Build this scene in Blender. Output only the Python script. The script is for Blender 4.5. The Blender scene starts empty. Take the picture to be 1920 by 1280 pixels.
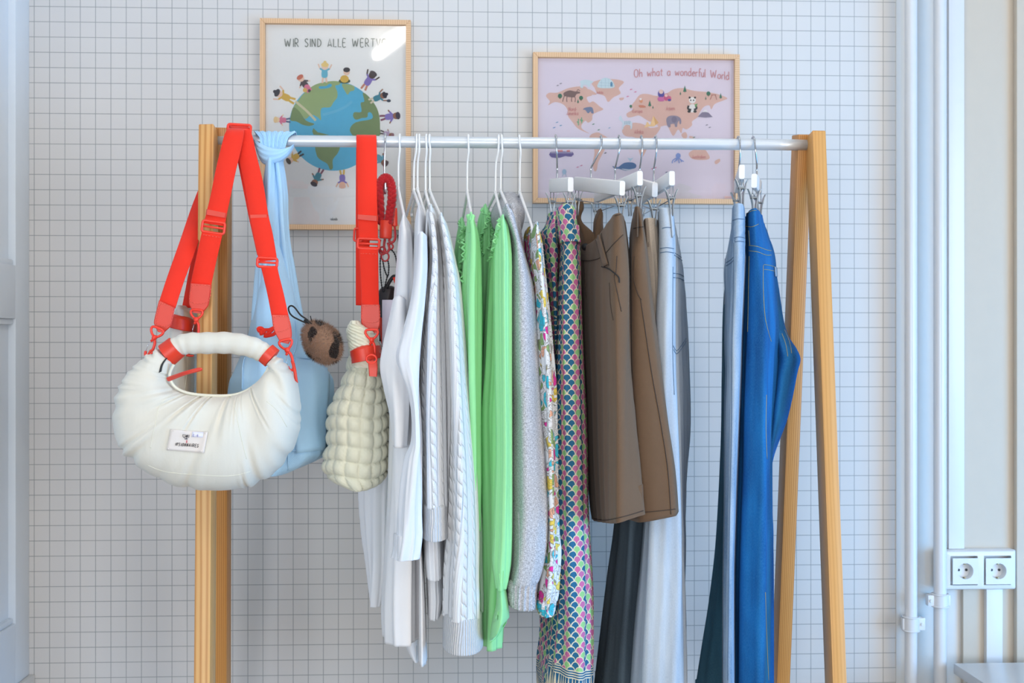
import bpy, bmesh, math, random
from mathutils import Vector, Matrix, Euler
from mathutils.bvhtree import BVHTree
PI = math.pi
sc = bpy.context.scene
COL = sc.collection
# ---------------------------------------------------------------- camera
F = 2133.3
YAW = math.radians(2.5)
CAM = Vector((0.0, -2.1, 1.2))
cd = bpy.data.cameras.new('camera'); cam = bpy.data.objects.new('camera', cd); COL.objects.link(cam)
cd.sensor_width = 36.0; cd.lens = F / 1920 * 36.0
cam.location = CAM; cam.rotation_euler = (PI / 2, 0, -YAW)
cd.clip_start = 0.05
cd.dof.use_dof = True; cd.dof.focus_distance = 1.95; cd.dof.aperture_fstop = 6.5
sc.camera = cam
# ---------------------------------------------------------------- colour management, sky light, added area lights (side daylight only assumed)
sc.view_settings.view_transform = 'Standard'
sc.view_settings.look = 'None'
sc.view_settings.gamma = 1.0
sc.view_settings.use_curve_mapping = False
sc.view_settings.exposure = 0.0
w = bpy.data.worlds.new('world'); sc.world = w; w.use_nodes = True
bg = w.node_tree.nodes['Background']
bg.inputs[0].default_value = (0.88, 0.94, 1.0, 1); bg.inputs[1].default_value = 0.30


def area(name, loc, target, sx, sy, power, col):
    l = bpy.data.lights.new(name, 'AREA'); l.shape = 'RECTANGLE'; l.size = sx; l.size_y = sy
    l.energy = power; l.color = col
    o = bpy.data.objects.new(name, l); COL.objects.link(o)
    o.location = loc
    o.rotation_euler = (Vector(target) - Vector(loc)).to_track_quat('-Z', 'Y').to_euler()
    return o


area('front_left_fill', (-0.6, -4.3, 1.1), (-0.5, 0.2, 0.95), 1.4, 1.2, 62, (0.92, 0.95, 1.0))  # area fill added to brighten the left wall; no door stands there
area('added_cool_fill_left', (-1.9, -2.7, 1.2), (-0.3, 0.2, 0.9), 1.0, 1.5, 12, (0.60, 0.85, 1.0))  # cool area light added at left; daylight is assumed, no window is built
area('added_blue_fill_right', (2.5, -1.1, 0.85), (0.3, 0.2, 0.8), 1.0, 1.1, 52, (0.08, 0.47, 1.0))  # blue area light added to tint the wall gaps; window daylight only assumed
area('front_right_key', (2.55, -2.9, 1.35), (0, 0, 1.15), 1.5, 1.7, 46, (1.0, 0.95, 0.90))  # area light added as the key from front right; no shop window behind it
# ---------------------------------------------------------------- projection helpers (measurements taken on the photo plane at a known depth)


def P(px, py, Y):
    a = (px - 960) / F; b = -(py - 640) / F
    dx = a * math.cos(YAW) + math.sin(YAW); dy = -a * math.sin(YAW) + math.cos(YAW)
    t = (Y - CAM.y) / dy
    return Vector((CAM.x + dx * t, Y, CAM.z + b * t))


def px_size(Y):
    return (P(961, 640, Y) - P(960, 640, Y)).length


# ---------------------------------------------------------------- materials
def srgb(c):
    def f(v):
        v /= 255.0
        return v / 12.92 if v <= 0.04045 else ((v + 0.055) / 1.055) ** 2.4
    return (f(c[0]), f(c[1]), f(c[2]), 1.0)


class NT:
    def __init__(s, name):
        s.m = bpy.data.materials.new(name); s.m.use_nodes = True
        s.t = s.m.node_tree; s.n = s.t.nodes; s.b = s.n['Principled BSDF']

    def new(s, typ, **kw):
        n = s.n.new(typ)
        for k, v in kw.items():
            setattr(n, k, v)
        return n

    def set(s, sock, v):
        if isinstance(v, bpy.types.NodeSocket): s.t.links.new(v, sock)
        else: sock.default_value = v

    def math(s, op, a, b=None, c=None):
        n = s.new('ShaderNodeMath', operation=op)
        s.set(n.inputs[0], a)
        if b is not None: s.set(n.inputs[1], b)
        if c is not None: s.set(n.inputs[2], c)
        return n.outputs[0]

    def mix(s, f, a, b):
        n = s.new('ShaderNodeMix', data_type='RGBA')
        s.set(n.inputs[0], f); s.set(n.inputs[6], a); s.set(n.inputs[7], b)
        return n.outputs[2]

    def coord(s, kind='Object'):
        return s.new('ShaderNodeTexCoord').outputs[kind]

    def mapping(s, v, scale=(1, 1, 1), loc=(0, 0, 0), rot=(0, 0, 0)):
        n = s.new('ShaderNodeMapping'); s.set(n.inputs[0], v)
        n.inputs['Scale'].default_value = scale; n.inputs['Location'].default_value = loc; n.inputs['Rotation'].default_value = rot
        return n.outputs[0]

    def noise(s, v, scale, detail=3, rough=0.5):
        n = s.new('ShaderNodeTexNoise'); s.set(n.inputs['Vector'], v)
        n.inputs['Scale'].default_value = scale; n.inputs['Detail'].default_value = detail; n.inputs['Roughness'].default_value = rough
        return n.outputs[0]

    def sep(s, v):
        n = s.new('ShaderNodeSeparateXYZ'); s.set(n.inputs[0], v); return n.outputs

    def ramp(s, f, stops, interp='LINEAR'):
        n = s.new('ShaderNodeValToRGB'); s.set(n.inputs[0], f)
        r = n.color_ramp; r.interpolation = interp
        while len(r.elements) > 1: r.elements.remove(r.elements[-1])
        r.elements[0].position = stops[0][0]; r.elements[0].color = stops[0][1]
        for p, c in stops[1:]:
            e = r.elements.new(p); e.color = c
        return n.outputs[0]

    def bump(s, h, strength, dist=0.001, prev=None):
        n = s.new('ShaderNodeBump'); s.set(n.inputs['Height'], h)
        n.inputs['Strength'].default_value = strength; n.inputs['Distance'].default_value = dist
        if prev is not None: s.t.links.new(prev, n.inputs['Normal'])
        s.t.links.new(n.outputs[0], s.b.inputs['Normal'])
        return n.outputs[0]

    def base(s, c, rough=0.6, metal=0.0, spec=0.5):
        s.set(s.b.inputs['Base Color'], c)
        s.b.inputs['Roughness'].default_value = rough; s.b.inputs['Metallic'].default_value = metal
        s.b.inputs['Specular IOR Level'].default_value = spec


def plain(name, c, rough=0.5, metal=0.0, spec=0.5, var=0.04):
    t = NT(name); col = srgb(c)
    nz = t.noise(t.coord(), 30, 3)
    dark = tuple(v * (1 - var * 2) for v in col[:3]) + (1,)
    t.base(t.mix(nz, dark, col), rough, metal, spec)
    return t.m


def fabric(name, c, rough=0.85, weave=900, wstr=0.25, wr=0.35, var=0.06, sheen=0.3, c2=None, wscale=28, trans=0.0):
    """woven cloth: fine weave bump, soft wrinkles, slight colour variation"""
    t = NT(name); col = srgb(c)
    oc = t.coord(); uv = t.coord('UV')
    nz = t.noise(t.mapping(oc, (1, 1, 0.35)), wscale, 4)
    second = srgb(c2) if c2 else tuple(v * (1 - 2 * var) for v in col[:3]) + (1,)
    t.base(t.mix(nz, second, col), rough, 0, 0.25)
    t.b.inputs['Sheen Weight'].default_value = sheen
    t.b.inputs['Sheen Roughness'].default_value = 0.5
    b1 = t.bump(nz, wr, 0.006)
    x, y, z = t.sep(uv)
    wv = t.math('MULTIPLY', t.math('SINE', t.math('MULTIPLY', x, weave * 2 * PI / 3)), t.math('SINE', t.math('MULTIPLY', y, weave * 2 * PI / 3)))
    t.bump(wv, wstr, 0.0004, b1)
    return t.m


def denim(name, c, c2, fade=None):
    t = NT(name); oc = t.coord(); uv = t.coord('UV')
    big = t.noise(t.mapping(oc, (1, 1, 0.18)), 22, 4, 0.6)
    col = t.mix(t.ramp(big, [(0.32, (0, 0, 0, 1)), (0.68, (1, 1, 1, 1))]), srgb(c2), srgb(c))
    fine = t.noise(t.mapping(uv, (900, 260, 1)), 1.0, 2, 0.7)
    col = t.mix(t.ramp(fine, [(0.35, (0, 0, 0, 1)), (0.75, (1, 1, 1, 1))]), col, t.mix(0.22, col, srgb(fade or (225, 232, 238))))
    t.base(col, 0.85, 0, 0.2)
    b1 = t.bump(big, 0.25, 0.004)
    t.bump(fine, 0.3, 0.0006, b1)
    return t.m


def wood(name, c, c2, rough=0.45, rings=160.0, warp=7.0):
    t = NT(name); uv = t.coord('UV')
    m = t.mapping(uv, (1, 0.05, 1))
    dist = t.noise(m, 14, 3)
    x, y, z = t.sep(m)
    v = t.math('ADD', t.math('MULTIPLY', x, rings), t.math('MULTIPLY', dist, warp))
    s = t.math('ADD', t.math('MULTIPLY', t.math('SINE', v), 0.5), 0.5)
    grain = t.noise(t.mapping(uv, (700, 14, 1)), 1.0, 3)
    f = t.math('ADD', t.math('MULTIPLY', t.math('POWER', s, 2.2), 0.7), t.math('MULTIPLY', grain, 0.35))
    t.base(t.mix(f, srgb(c), srgb(c2)), rough, 0, 0.4)
    t.bump(grain, 0.12, 0.0005)
    return t.m


# ---------------------------------------------------------------- object helpers
def tag(o, label=None, cat=None, group=None, kind=None):
    if label: o['label'] = label
    if cat: o['category'] = cat
    if group: o['group'] = group
    if kind: o['kind'] = kind
    return o


def thing(name, label, cat, loc, group=None):
    o = bpy.data.objects.new(name, None); COL.objects.link(o)
    o.location = loc; o.empty_display_size = 0.05
    tag(o, label, cat, group)
    return o


def link(name, bm, mats, parent=None, smooth=True, auto=None):
    bmesh.ops.recalc_face_normals(bm, faces=bm.faces)
    me = bpy.data.meshes.new(name)
    bm.to_mesh(me); bm.free()
    if not isinstance(mats, (list, tuple)): mats = [mats]
    for m in mats: me.materials.append(m)
    for p in me.polygons: p.use_smooth = smooth
    if auto is not None:
        me.set_sharp_from_angle(angle=math.radians(auto))
    o = bpy.data.objects.new(name, me); COL.objects.link(o)
    if parent is not None:
        o.parent = parent; o.matrix_parent_inverse = Matrix.Translation(-parent_world(parent))
    return o


def parent_world(p):
    # only the top-level Empty carries a location; every mesh part keeps world coordinates in its data
    return Vector(p.location) if p is not None and p.parent is None else Vector((0, 0, 0))


def cr(a, b, c, d, t):
    return 0.5 * ((2 * b) + (-a + c) * t + (2 * a - 5 * b + 4 * c - d) * t * t + (-a + 3 * b - 3 * c + d) * t ** 3)


def spline(pts, n, closed=False):
    """Catmull-Rom through tuples/Vectors; n segments between neighbours"""
    out = []; N = len(pts)
    rng = range(N) if closed else range(N - 1)
    for i in rng:
        if closed: a, b, c, d = pts[(i - 1) % N], pts[i], pts[(i + 1) % N], pts[(i + 2) % N]
        else: a, b, c, d = pts[max(i - 1, 0)], pts[i], pts[i + 1], pts[min(i + 2, N - 1)]
        for k in range(n):
            t = k / n
            out.append(tuple(cr(a[j], b[j], c[j], d[j], t) for j in range(len(b))))
    if not closed: out.append(tuple(pts[-1]))
    return out


def skin_rings(bm, rings, uvs=None, closed=True, cap0=True, cap1=True):
    uvl = bm.loops.layers.uv.verify()
    vs = [[bm.verts.new(p) for p in r] for r in rings]
    n = len(rings[0])
    for i in range(len(rings) - 1):
        for j in range(n if closed else n - 1):
            k = (j + 1) % n
            f = bm.faces.new((vs[i][j], vs[i][k], vs[i + 1][k], vs[i + 1][j]))
            if uvs:
                us = [uvs[i][j], uvs[i][j + 1], uvs[i + 1][j + 1], uvs[i + 1][j]]
                for l, u in zip(f.loops, us): l[uvl].uv = u
    if closed and cap0: bm.faces.new(vs[0])
    if closed and cap1: bm.faces.new(list(reversed(vs[-1])))
    return vs


def tube(bm, pts, r, n=10, closed=False, flat=1.0):
    """round tube along points (Vectors)"""
    pts = [Vector(p) for p in pts]; N = len(pts)
    T = []
    for i in range(N):
        if closed: t = pts[(i + 1) % N] - pts[i - 1]
        else: t = pts[min(i + 1, N - 1)] - pts[max(i - 1, 0)]
        if t.length < 1e-9: t = Vector((0, 0, 1))
        T.append(t.normalized())
    up = Vector((0, 1, 0)) if abs(T[0].y) < 0.9 else Vector((1, 0, 0))
    nrm = (up - T[0] * up.dot(T[0])).normalized()
    rings = []; L = 0; uvs = []
    for i in range(N):
        nrm = (nrm - T[i] * nrm.dot(T[i])).normalized()
        bi = T[i].cross(nrm)
        ri = r[i] if isinstance(r, (list, tuple)) else r
        rings.append([pts[i] + nrm * (ri * flat * math.cos(2 * PI * k / n)) + bi * (ri * math.sin(2 * PI * k / n)) for k in range(n)])
        if i: L += (pts[i] - pts[i - 1]).length
        uvs.append([(k / n * 2 * PI * ri, L) for k in range(n + 1)])
    if closed:
        rings.append(rings[0]); uvs.append([(u[0], L) for u in uvs[-1]])
        skin_rings(bm, rings, uvs, True, False, False)
        bmesh.ops.remove_doubles(bm, verts=bm.verts, dist=1e-7)
    else:
        skin_rings(bm, rings, uvs, True, True, True)


def box(bm, c, s, rot=None, bev=0.0, seg=2):
    m = Matrix.Translation(c) @ (rot.to_matrix().to_4x4() if rot is not None else Matrix()) @ Matrix.Diagonal((s[0], s[1], s[2], 1))
    g = bmesh.ops.create_cube(bm, size=1, matrix=m)
    if bev > 0:
        es = list({e for v in g['verts'] for e in v.link_edges})
        bmesh.ops.bevel(bm, geom=es, offset=bev, segments=seg, affect='EDGES', profile=0.7)


def bx(name, lo, hi, mat, parent=None, bev=0.0, kind=None):
    bm = bmesh.new(); c = [(a + b) / 2 for a, b in zip(lo, hi)]; s = [abs(b - a) for a, b in zip(lo, hi)]
    box(bm, c, s, None, bev)
    o = link(name, bm, mat, parent, bev > 0, 40 if bev > 0 else None)
    if kind: o['kind'] = kind
    return o


def beam(bm, p0, p1, w, d, bev=0.0015):
    """square timber from p0 (bottom) to p1 (top), w across X, d across depth, UV in metres"""
    p0 = Vector(p0); p1 = Vector(p1); ax = (p1 - p0).normalized()
    x = (Vector((1, 0, 0)) - ax * ax.x).normalized(); y = ax.cross(x)
    prof = []
    for sx, sy in ((1, 1), (-1, 1), (-1, -1), (1, -1)):
        cx, cy = sx * (w / 2 - bev), sy * (d / 2 - bev)
        a0 = math.atan2(sy, sx)
        for k in (-0.5, 0, 0.5):
            a = a0 + k * PI / 2
            prof.append((cx + bev * math.cos(a), cy + bev * math.sin(a)))
    rings = []; uvs = []
    n = len(prof); L = (p1 - p0).length
    per = [0]
    for k in range(n):
        a, b = prof[k], prof[(k + 1) % n]; per.append(per[-1] + math.hypot(a[0] - b[0], a[1] - b[1]))
    for t in (0, bev / L, 1 - bev / L, 1):
        s = 1 if 0 < t < 1 else 0.94
        rings.append([p0 + ax * (L * t) + x * (q[0] * s) + y * (q[1] * s) for q in prof])
        uvs.append([(u, L * t) for u in per])
    skin_rings(bm, rings, uvs)


def ribbon(bm, edges, th=0.0018, seg=6, tilt=0.0):
    """flat webbing. edges: list of (xl, yl, xr, yr, Y[, dY]); left and right edges traced at depth Y"""
    pts = []
    for e in edges:
        dy = e[5] if len(e) > 5 else 0.0
        a = P(e[0], e[1], e[4] - dy / 2); b = P(e[2], e[3], e[4] + dy / 2)
        pts.append((a.x, a.y, a.z, b.x, b.y, b.z))
    pts = spline(pts, seg)
    rings = []; uvs = []; L = 0; prev = None
    for i, q in enumerate(pts):
        a = Vector(q[:3]); b = Vector(q[3:])
        q0 = pts[max(i - 1, 0)]; q1 = pts[min(i + 1, len(pts) - 1)]
        t = (Vector(q1[:3]) + Vector(q1[3:]) - Vector(q0[:3]) - Vector(q0[3:])).normalized()
        wv = (b - a); W = wv.length
        n = wv.normalized().cross(t).normalized() * (th / 2)
        e = wv.normalized() * th * 0.4
        rings.append([a + n + e, a, a - n + e, b - n - e, b, b + n - e])
        m = (a + b) / 2
        if prev is not None: L += (m - prev).length
        prev = m
        uvs.append([(0, L), (0.0005, L), (0.001, L), (W, L), (W + .0005, L), (W + .001, L), (2 * W, L)])
    skin_rings(bm, rings, uvs)


def loft(rows, yf, yb, ex=2.5, skew=0.0, folds=(), n=84, per=8, hem=0.05, open_top=False, tilt=0.0, wob=0.0, seed=0, env0=0.25, yrk=0.4, disp=None):
    """hanging cloth: rows (py, xl, xr[, yf, yb]) traced on the photograph, given a real depth from yf to yb"""
    R = []
    for r in rows:
        f = r[3] if len(r) > 3 else yf; b = r[4] if len(r) > 4 else yb
        yr = f + yrk * (b - f)
        a = P(r[1], r[0], yr); c = P(r[2], r[0], yr)
        R.append((a.x, c.x, P(r[1], r[0], f).z, f, b))
    R = spline(R, per)
    bm = bmesh.new(); rings = []; uvs = []
    rnd = random.Random(seed); ph = [rnd.uniform(0, 6.28) for _ in range(12)]
    z0 = R[0][2]; z1 = R[-1][2]; NR = len(R)
    mid = R[NR // 2]

    def ring(xl, xr, z, f, b, t, inset=0.0, dz=0.0):
        xc, hw, yc, hd = (xl + xr) / 2, max((xr - xl) / 2 - inset, 0.0008), (f + b) / 2, (b - f) / 2 - inset
        yr = f + yrk * (b - f)
        base = []
        for k in range(n):
            th = -PI / 2 + 2 * PI * k / n
            cx, cy = math.cos(th), math.sin(th)
            x = hw * math.copysign(abs(cx) ** (2 / ex), cx); y = hd * math.copysign(abs(cy) ** (2 / ex), cy)
            base.append((xc + x + skew * (yc + y - yr), yc + y))
        s = [0.0]
        for k in range(n):
            a, c = base[k], base[(k + 1) % n]; s.append(s[-1] + math.hypot(a[0] - c[0], a[1] - c[1]))
        out = []
        env = env0 + (1 - env0) * min(1, t * 1.6)
        for k in range(n):
            a, c = base[k - 1], base[(k + 1) % n]
            nx, ny = (c[1] - a[1]), -(c[0] - a[0]); l = math.hypot(nx, ny) or 1
            sk = s[k] if s[k] < s[-1] / 2 else s[k] - s[-1]
            d = 0
            for q, (am, wl, ph0, dr) in enumerate(folds):
                v = math.sin(2 * PI * (sk / wl + dr * t) + ph0)
                d += am * env * (v - 0.35 * math.cos(2 * (2 * PI * (sk / wl + dr * t) + ph0)))
            if wob: d += wob * math.sin(9 * t + ph[0]) * math.sin(k / n * 2 * PI * 2 + ph[1] + 5 * t) * env
            if disp: d += disp(sk, z, t)
            d = max(d, -0.75 * hw)
            x = base[k][0] + nx / l * d; y = base[k][1] + ny / l * d
            zz = z + dz + tilt * (x - xc) * max(0, t - 0.6) / 0.4
            out.append(Vector((x, y, zz)))
        return out, s

    for i, (xl, xr, z, f, b) in enumerate(R):
        t = i / (NR - 1)
        o, s = ring(xl, xr, z, f, b, t)
        if i == 0:
            if open_top:
                o2, _ = ring(xl, xr, z, f, b, t, 0.0025, -0.03); rings.append(o2); uvs.append([(u, z - .03) for u in s])
                o2, _ = ring(xl, xr, z, f, b, t, 0.002); rings.append(o2); uvs.append([(u, z) for u in s])
            else:
                for ins, dz in ((0.6, 0.006), (0.25, 0.0035)):
                    o2, _ = ring(xl, xr, z, f, b, t, min((xr - xl), (b - f)) / 2 * ins, dz); rings.append(o2); uvs.append([(u, z + dz) for u in s])
        rings.append(o); uvs.append([(u, z) for u in s])
    xl, xr, z, f, b = R[-1]
    if hem:
        o, s = ring(xl, xr, z, f, b, 1, 0.0018); rings.append(o); uvs.append([(u, z) for u in s])
        o, s = ring(xl, xr, z, f, b, 1, 0.0035, hem); rings.append(o); uvs.append([(u, z + hem) for u in s])
    skin_rings(bm, rings, uvs)
    return bm


def gloft(rows, n=8, per=8, hem=0.05, zY=None, folds=(), open_top=True, sharp=1, seed=0, env0=0.3):
    """cloth with a traced cross-section: rows (py, [(px, Y[, dpy]), ...]) in order around the outline"""
    R = []
    for py, pts in rows:
        yf = min(q[1] for q in pts) if zY is None else zY
        row = []
        for q in pts:
            dpy = q[2] if len(q) > 2 else 0
            v = P(q[0], py, q[1]); z = P(q[0], py + dpy, yf).z
            row += [v.x, v.y, z]
        R.append(tuple(row))
    R = spline(R, per); K = len(rows[0][1])
    rings = []; uvs = []; NR = len(R)

    def ring(r, t, inset=0.0, dz=0.0):
        pts = [(r[3 * k], r[3 * k + 1], r[3 * k + 2]) for k in range(K)]
        # crease preserving: blend of linear and spline
        sp = spline(pts, n, True); li = []
        for k in range(K):
            a, b = pts[k], pts[(k + 1) % K]
            for j in range(n): li.append(tuple(a[q] + (b[q] - a[q]) * j / n for q in range(3)))
        base = [tuple((1 - sharp) * s_[q] + sharp * l_[q] for q in range(3)) for s_, l_ in zip(sp, li)]
        if sharp > 0:
            N = len(base); base = [tuple((base[i - 1][q] + 2 * base[i][q] + base[(i + 1) % N][q]) / 4 for q in range(3)) for i in range(N)]
        N = len(base); s = [0.0]
        for k in range(N):
            a, c = base[k], base[(k + 1) % N]; s.append(s[-1] + math.hypot(a[0] - c[0], a[1] - c[1]))
        # orientation
        ar = sum(base[k][0] * base[(k + 1) % N][1] - base[(k + 1) % N][0] * base[k][1] for k in range(N))
        sg = 1 if ar > 0 else -1
        out = []
        env = env0 + (1 - env0) * min(1, t * 1.5)
        for k in range(N):
            a, c = base[k - 1], base[(k + 1) % N]
            nx, ny = (c[1] - a[1]) * sg, -(c[0] - a[0]) * sg; l = math.hypot(nx, ny) or 1
            d = -inset
            for am, wl, ph, dr in folds:
                v = math.sin(2 * PI * (s[k] / wl + dr * t) + ph); d += am * env * (v - 0.3 * math.cos(2 * (2 * PI * (s[k] / wl + dr * t) + ph)))
            out.append(Vector((base[k][0] + nx / l * d, base[k][1] + ny / l * d, base[k][2] + dz)))
        return out, s

    for i, r in enumerate(R):
        t = i / (NR - 1)
        o, s = ring(r, t)
        if i == 0 and open_top:
            o2, _ = ring(r, t, 0.003, -0.05); rings.append(o2); uvs.append([(u, o2[0].z) for u in s])
            o2, _ = ring(r, t, 0.002); rings.append(o2); uvs.append([(u, o2[0].z) for u in s])
        rings.append(o); uvs.append([(u, r[2]) for u in s])
    if hem:
        o, s = ring(R[-1], 1, 0.002); rings.append(o); uvs.append([(u, R[-1][2]) for u in s])
        o, s = ring(R[-1], 1, 0.004, hem); rings.append(o); uvs.append([(u, R[-1][2] + hem) for u in s])
    bm = bmesh.new(); skin_rings(bm, rings, uvs)
    return bm


def bvh(*objs):
    vs = []; fs = []
    for o in objs:
        off = len(vs)
        vs += [v.co.copy() for v in o.data.vertices]; fs += [tuple(i + off for i in p.vertices) for p in o.data.polygons]
    return BVHTree.FromPolygons(vs, fs)


def on_surface(tree, px, py, lift=0.0006):
    d = (P(px, py, 0) - CAM).normalized()
    h = tree.ray_cast(CAM, d)
    if h[0] is None: return None
    n = h[1]
    if n.dot(d) > 0: n = -n
    return h[0] + n * lift, n


def seam(bm, tree, pts, r=0.0007, seg=8, lift=0.0003, dash=None):
    """stitched line lying on a cloth surface"""
    q = [on_surface(tree, x, y, lift) for x, y in spline(pts, seg)]
    run = []
    for i, h in enumerate(q + [None]):
        if h is None or (run and (h[0] - run[-1]).length > 0.04):
            if len(run) > 2: tube(bm, run, r, 5)
            run = []
        if h is not None: run.append(h[0])


def patch(bm, tree, quad, nu=10, nv=6, lift=0.001, th=0.0):
    """cloth or leather patch laid on a surface; quad = 4 photo corners tl,tr,br,bl"""
    uvl = bm.loops.layers.uv.verify(); g = []
    for j in range(nv + 1):
        row = []
        for i in range(nu + 1):
            u, v = i / nu, j / nv
            x = (quad[0][0] * (1 - u) + quad[1][0] * u) * (1 - v) + (quad[3][0] * (1 - u) + quad[2][0] * u) * v
            y = (quad[0][1] * (1 - u) + quad[1][1] * u) * (1 - v) + (quad[3][1] * (1 - u) + quad[2][1] * u) * v
            h = on_surface(tree, x, y, lift)
            row.append(bm.verts.new(h[0]) if h else None)
        g.append(row)
    fs = []
    for j in range(nv):
        for i in range(nu):
            q = [g[j][i], g[j][i + 1], g[j + 1][i + 1], g[j + 1][i]]
            if all(q):
                f = bm.faces.new(q); fs.append(f)
    if th > 0 and fs:
        bmesh.ops.recalc_face_normals(bm, faces=fs)
        bmesh.ops.solidify(bm, geom=fs, thickness=th)


def wire(name, pts, r, mat, parent=None, seg=6, closed=False, n=8):
    bm = bmesh.new(); tube(bm, [Vector(p) for p in spline([tuple(p) for p in pts], seg, closed)], r, n, closed)
    return link(name, bm, mat, parent)
# ================================================================ THE ROOM
W = 0.38                                    # the papered wall
XL = P(55, 640, W).x; XP = P(1680, 640, W).x
ZC = 2.9
gx0 = P(64.5, 640, W).x; gs = (P(1655.5, 640, W).x - gx0) / 57.0
gz0 = P(57, 1185.5, W).z; gv = 0.0327
t = NT('grid_wallpaper'); oc = t.coord(); X, Y_, Z = t.sep(oc)


def gridline(v, o, s, wd):
    f = t.math('FRACT', t.math('DIVIDE', t.math('SUBTRACT', v, o), s))
    d = t.math('MINIMUM', f, t.math('SUBTRACT', 1.0, f))
    return t.math('SUBTRACT', 1.0, t.math('SMOOTHSTEP', wd * 0.5, wd * 1.5, d) if False else t.math('MINIMUM', 1.0, t.math('DIVIDE', t.math('MAXIMUM', t.math('SUBTRACT', d, wd * 0.6), 0.0), wd)))


ln = t.math('MAXIMUM', gridline(X, gx0, gs, 0.019), gridline(Z, gz0, gv, 0.019))
paper = t.mix(t.noise(oc, 3, 2), srgb((202, 200, 198)), srgb((209, 207, 205)))
ink = t.math('MULTIPLY', ln, t.math('ADD', 0.50, t.math('MULTIPLY', t.noise(oc, 9, 3), 0.3)))
t.base(t.mix(ink, paper, srgb((92, 104, 108))), 0.62, 0, 0.3)
M_GRID = t.m
M_PLASTER = plain('white_plaster', (212, 210, 206), 0.7, var=0.02)
M_BEIGE = plain('cream_plaster', (200, 188, 172), 0.75, var=0.02)
M_GLOSSWHITE = plain('white_gloss_paint', (216, 216, 216), 0.3, var=0.015)
M_PANEL = plain('white_door_paint', (214, 222, 230), 0.4, var=0.02)
M_FLOOR = wood('floor_boards', (150, 128, 105), (120, 98, 76), 0.5, 60)
M_CEIL = plain('white_ceiling_paint', (236, 234, 230), 0.8)

XR = P(1950, 640, W).x + 0.35
bx('wall_back', (XL - 0.3, W, 0), (XR, W + 0.12, ZC), M_PLASTER, kind='structure')
bx('trim_1', (XL, W - 0.0012, 0), (XP, W + 0.001, ZC), M_GRID, kind='structure')      # the strip of grid wallpaper pasted on the wall
bx('floor', (XL - 0.3, -5.2, -0.05), (XR, W, 0), M_FLOOR, kind='structure')
bx('ceiling', (XL - 0.3, -5.2, ZC), (XR, W, ZC + 0.05), M_CEIL, kind='structure')
# panelled white wall face at the left
bm = bmesh.new()
Yn = -0.9
prow = lambda y: P(42, y, W - 0.08).z
za, zb, zc_ = P(42, 497, W - 0.08).z, P(48, 598, W - 0.05).z, P(45, 1165, W - 0.06).z
D = 0.014
ym = W - 0.075
box(bm, (XL - 0.06, (Yn + W) / 2, ZC / 2), (0.09, W - Yn, ZC))                       # backing, set back
box(bm, (XL - 0.008, W - 0.0375, ZC / 2), (0.016, 0.075, ZC), None, 0.002)            # stile by the corner
box(bm, (XL - 0.008, Yn + 0.05, ZC / 2), (0.016, 0.10, ZC), None, 0.002)
for lo, hi in ((0, zc_), (zb, za), (ZC - 0.12, ZC)):
    box(bm, (XL - 0.008, (Yn + 0.1 + ym) / 2, (lo + hi) / 2), (0.016, ym - Yn - 0.1, hi - lo), None, 0.002)
for z in (za + 0.006, zb - 0.006, zc_ + 0.006):
    box(bm, (XL - 0.011, (Yn + 0.1 + ym) / 2, z), (0.012, ym - Yn - 0.1, 0.012), None, 0.004)
o = link('wall_left', bm, M_PANEL, None, True, 35); o['kind'] = 'structure'
bx('baseboard_left', (XL + 0.0005, -0.8, 0), (XL + 0.013, W - 0.002, P(60, 1268, W - 0.02).z), M_PLASTER, bev=0.004, kind='structure')
# cream wall to the right of the pipes with its shallow corner
xc0 = P(1806, 640, W - 0.012).x; xc1 = P(1899, 640, W - 0.012).x
bx('wall_right', (xc0, W - 0.012, 0), (XR - 0.02, W, ZC), M_BEIGE, bev=0.003, kind='structure')
bx('trim_2', (xc1, W - 0.03, 0), (XR - 0.02, W - 0.0125, ZC), M_BEIGE, bev=0.006, kind='structure')
bx('trim_3', (P(1679, 640, W).x, W - 0.004, 0), (P(1688, 640, W).x, W, ZC), M_PLASTER, bev=0.001, kind='structure')

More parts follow.
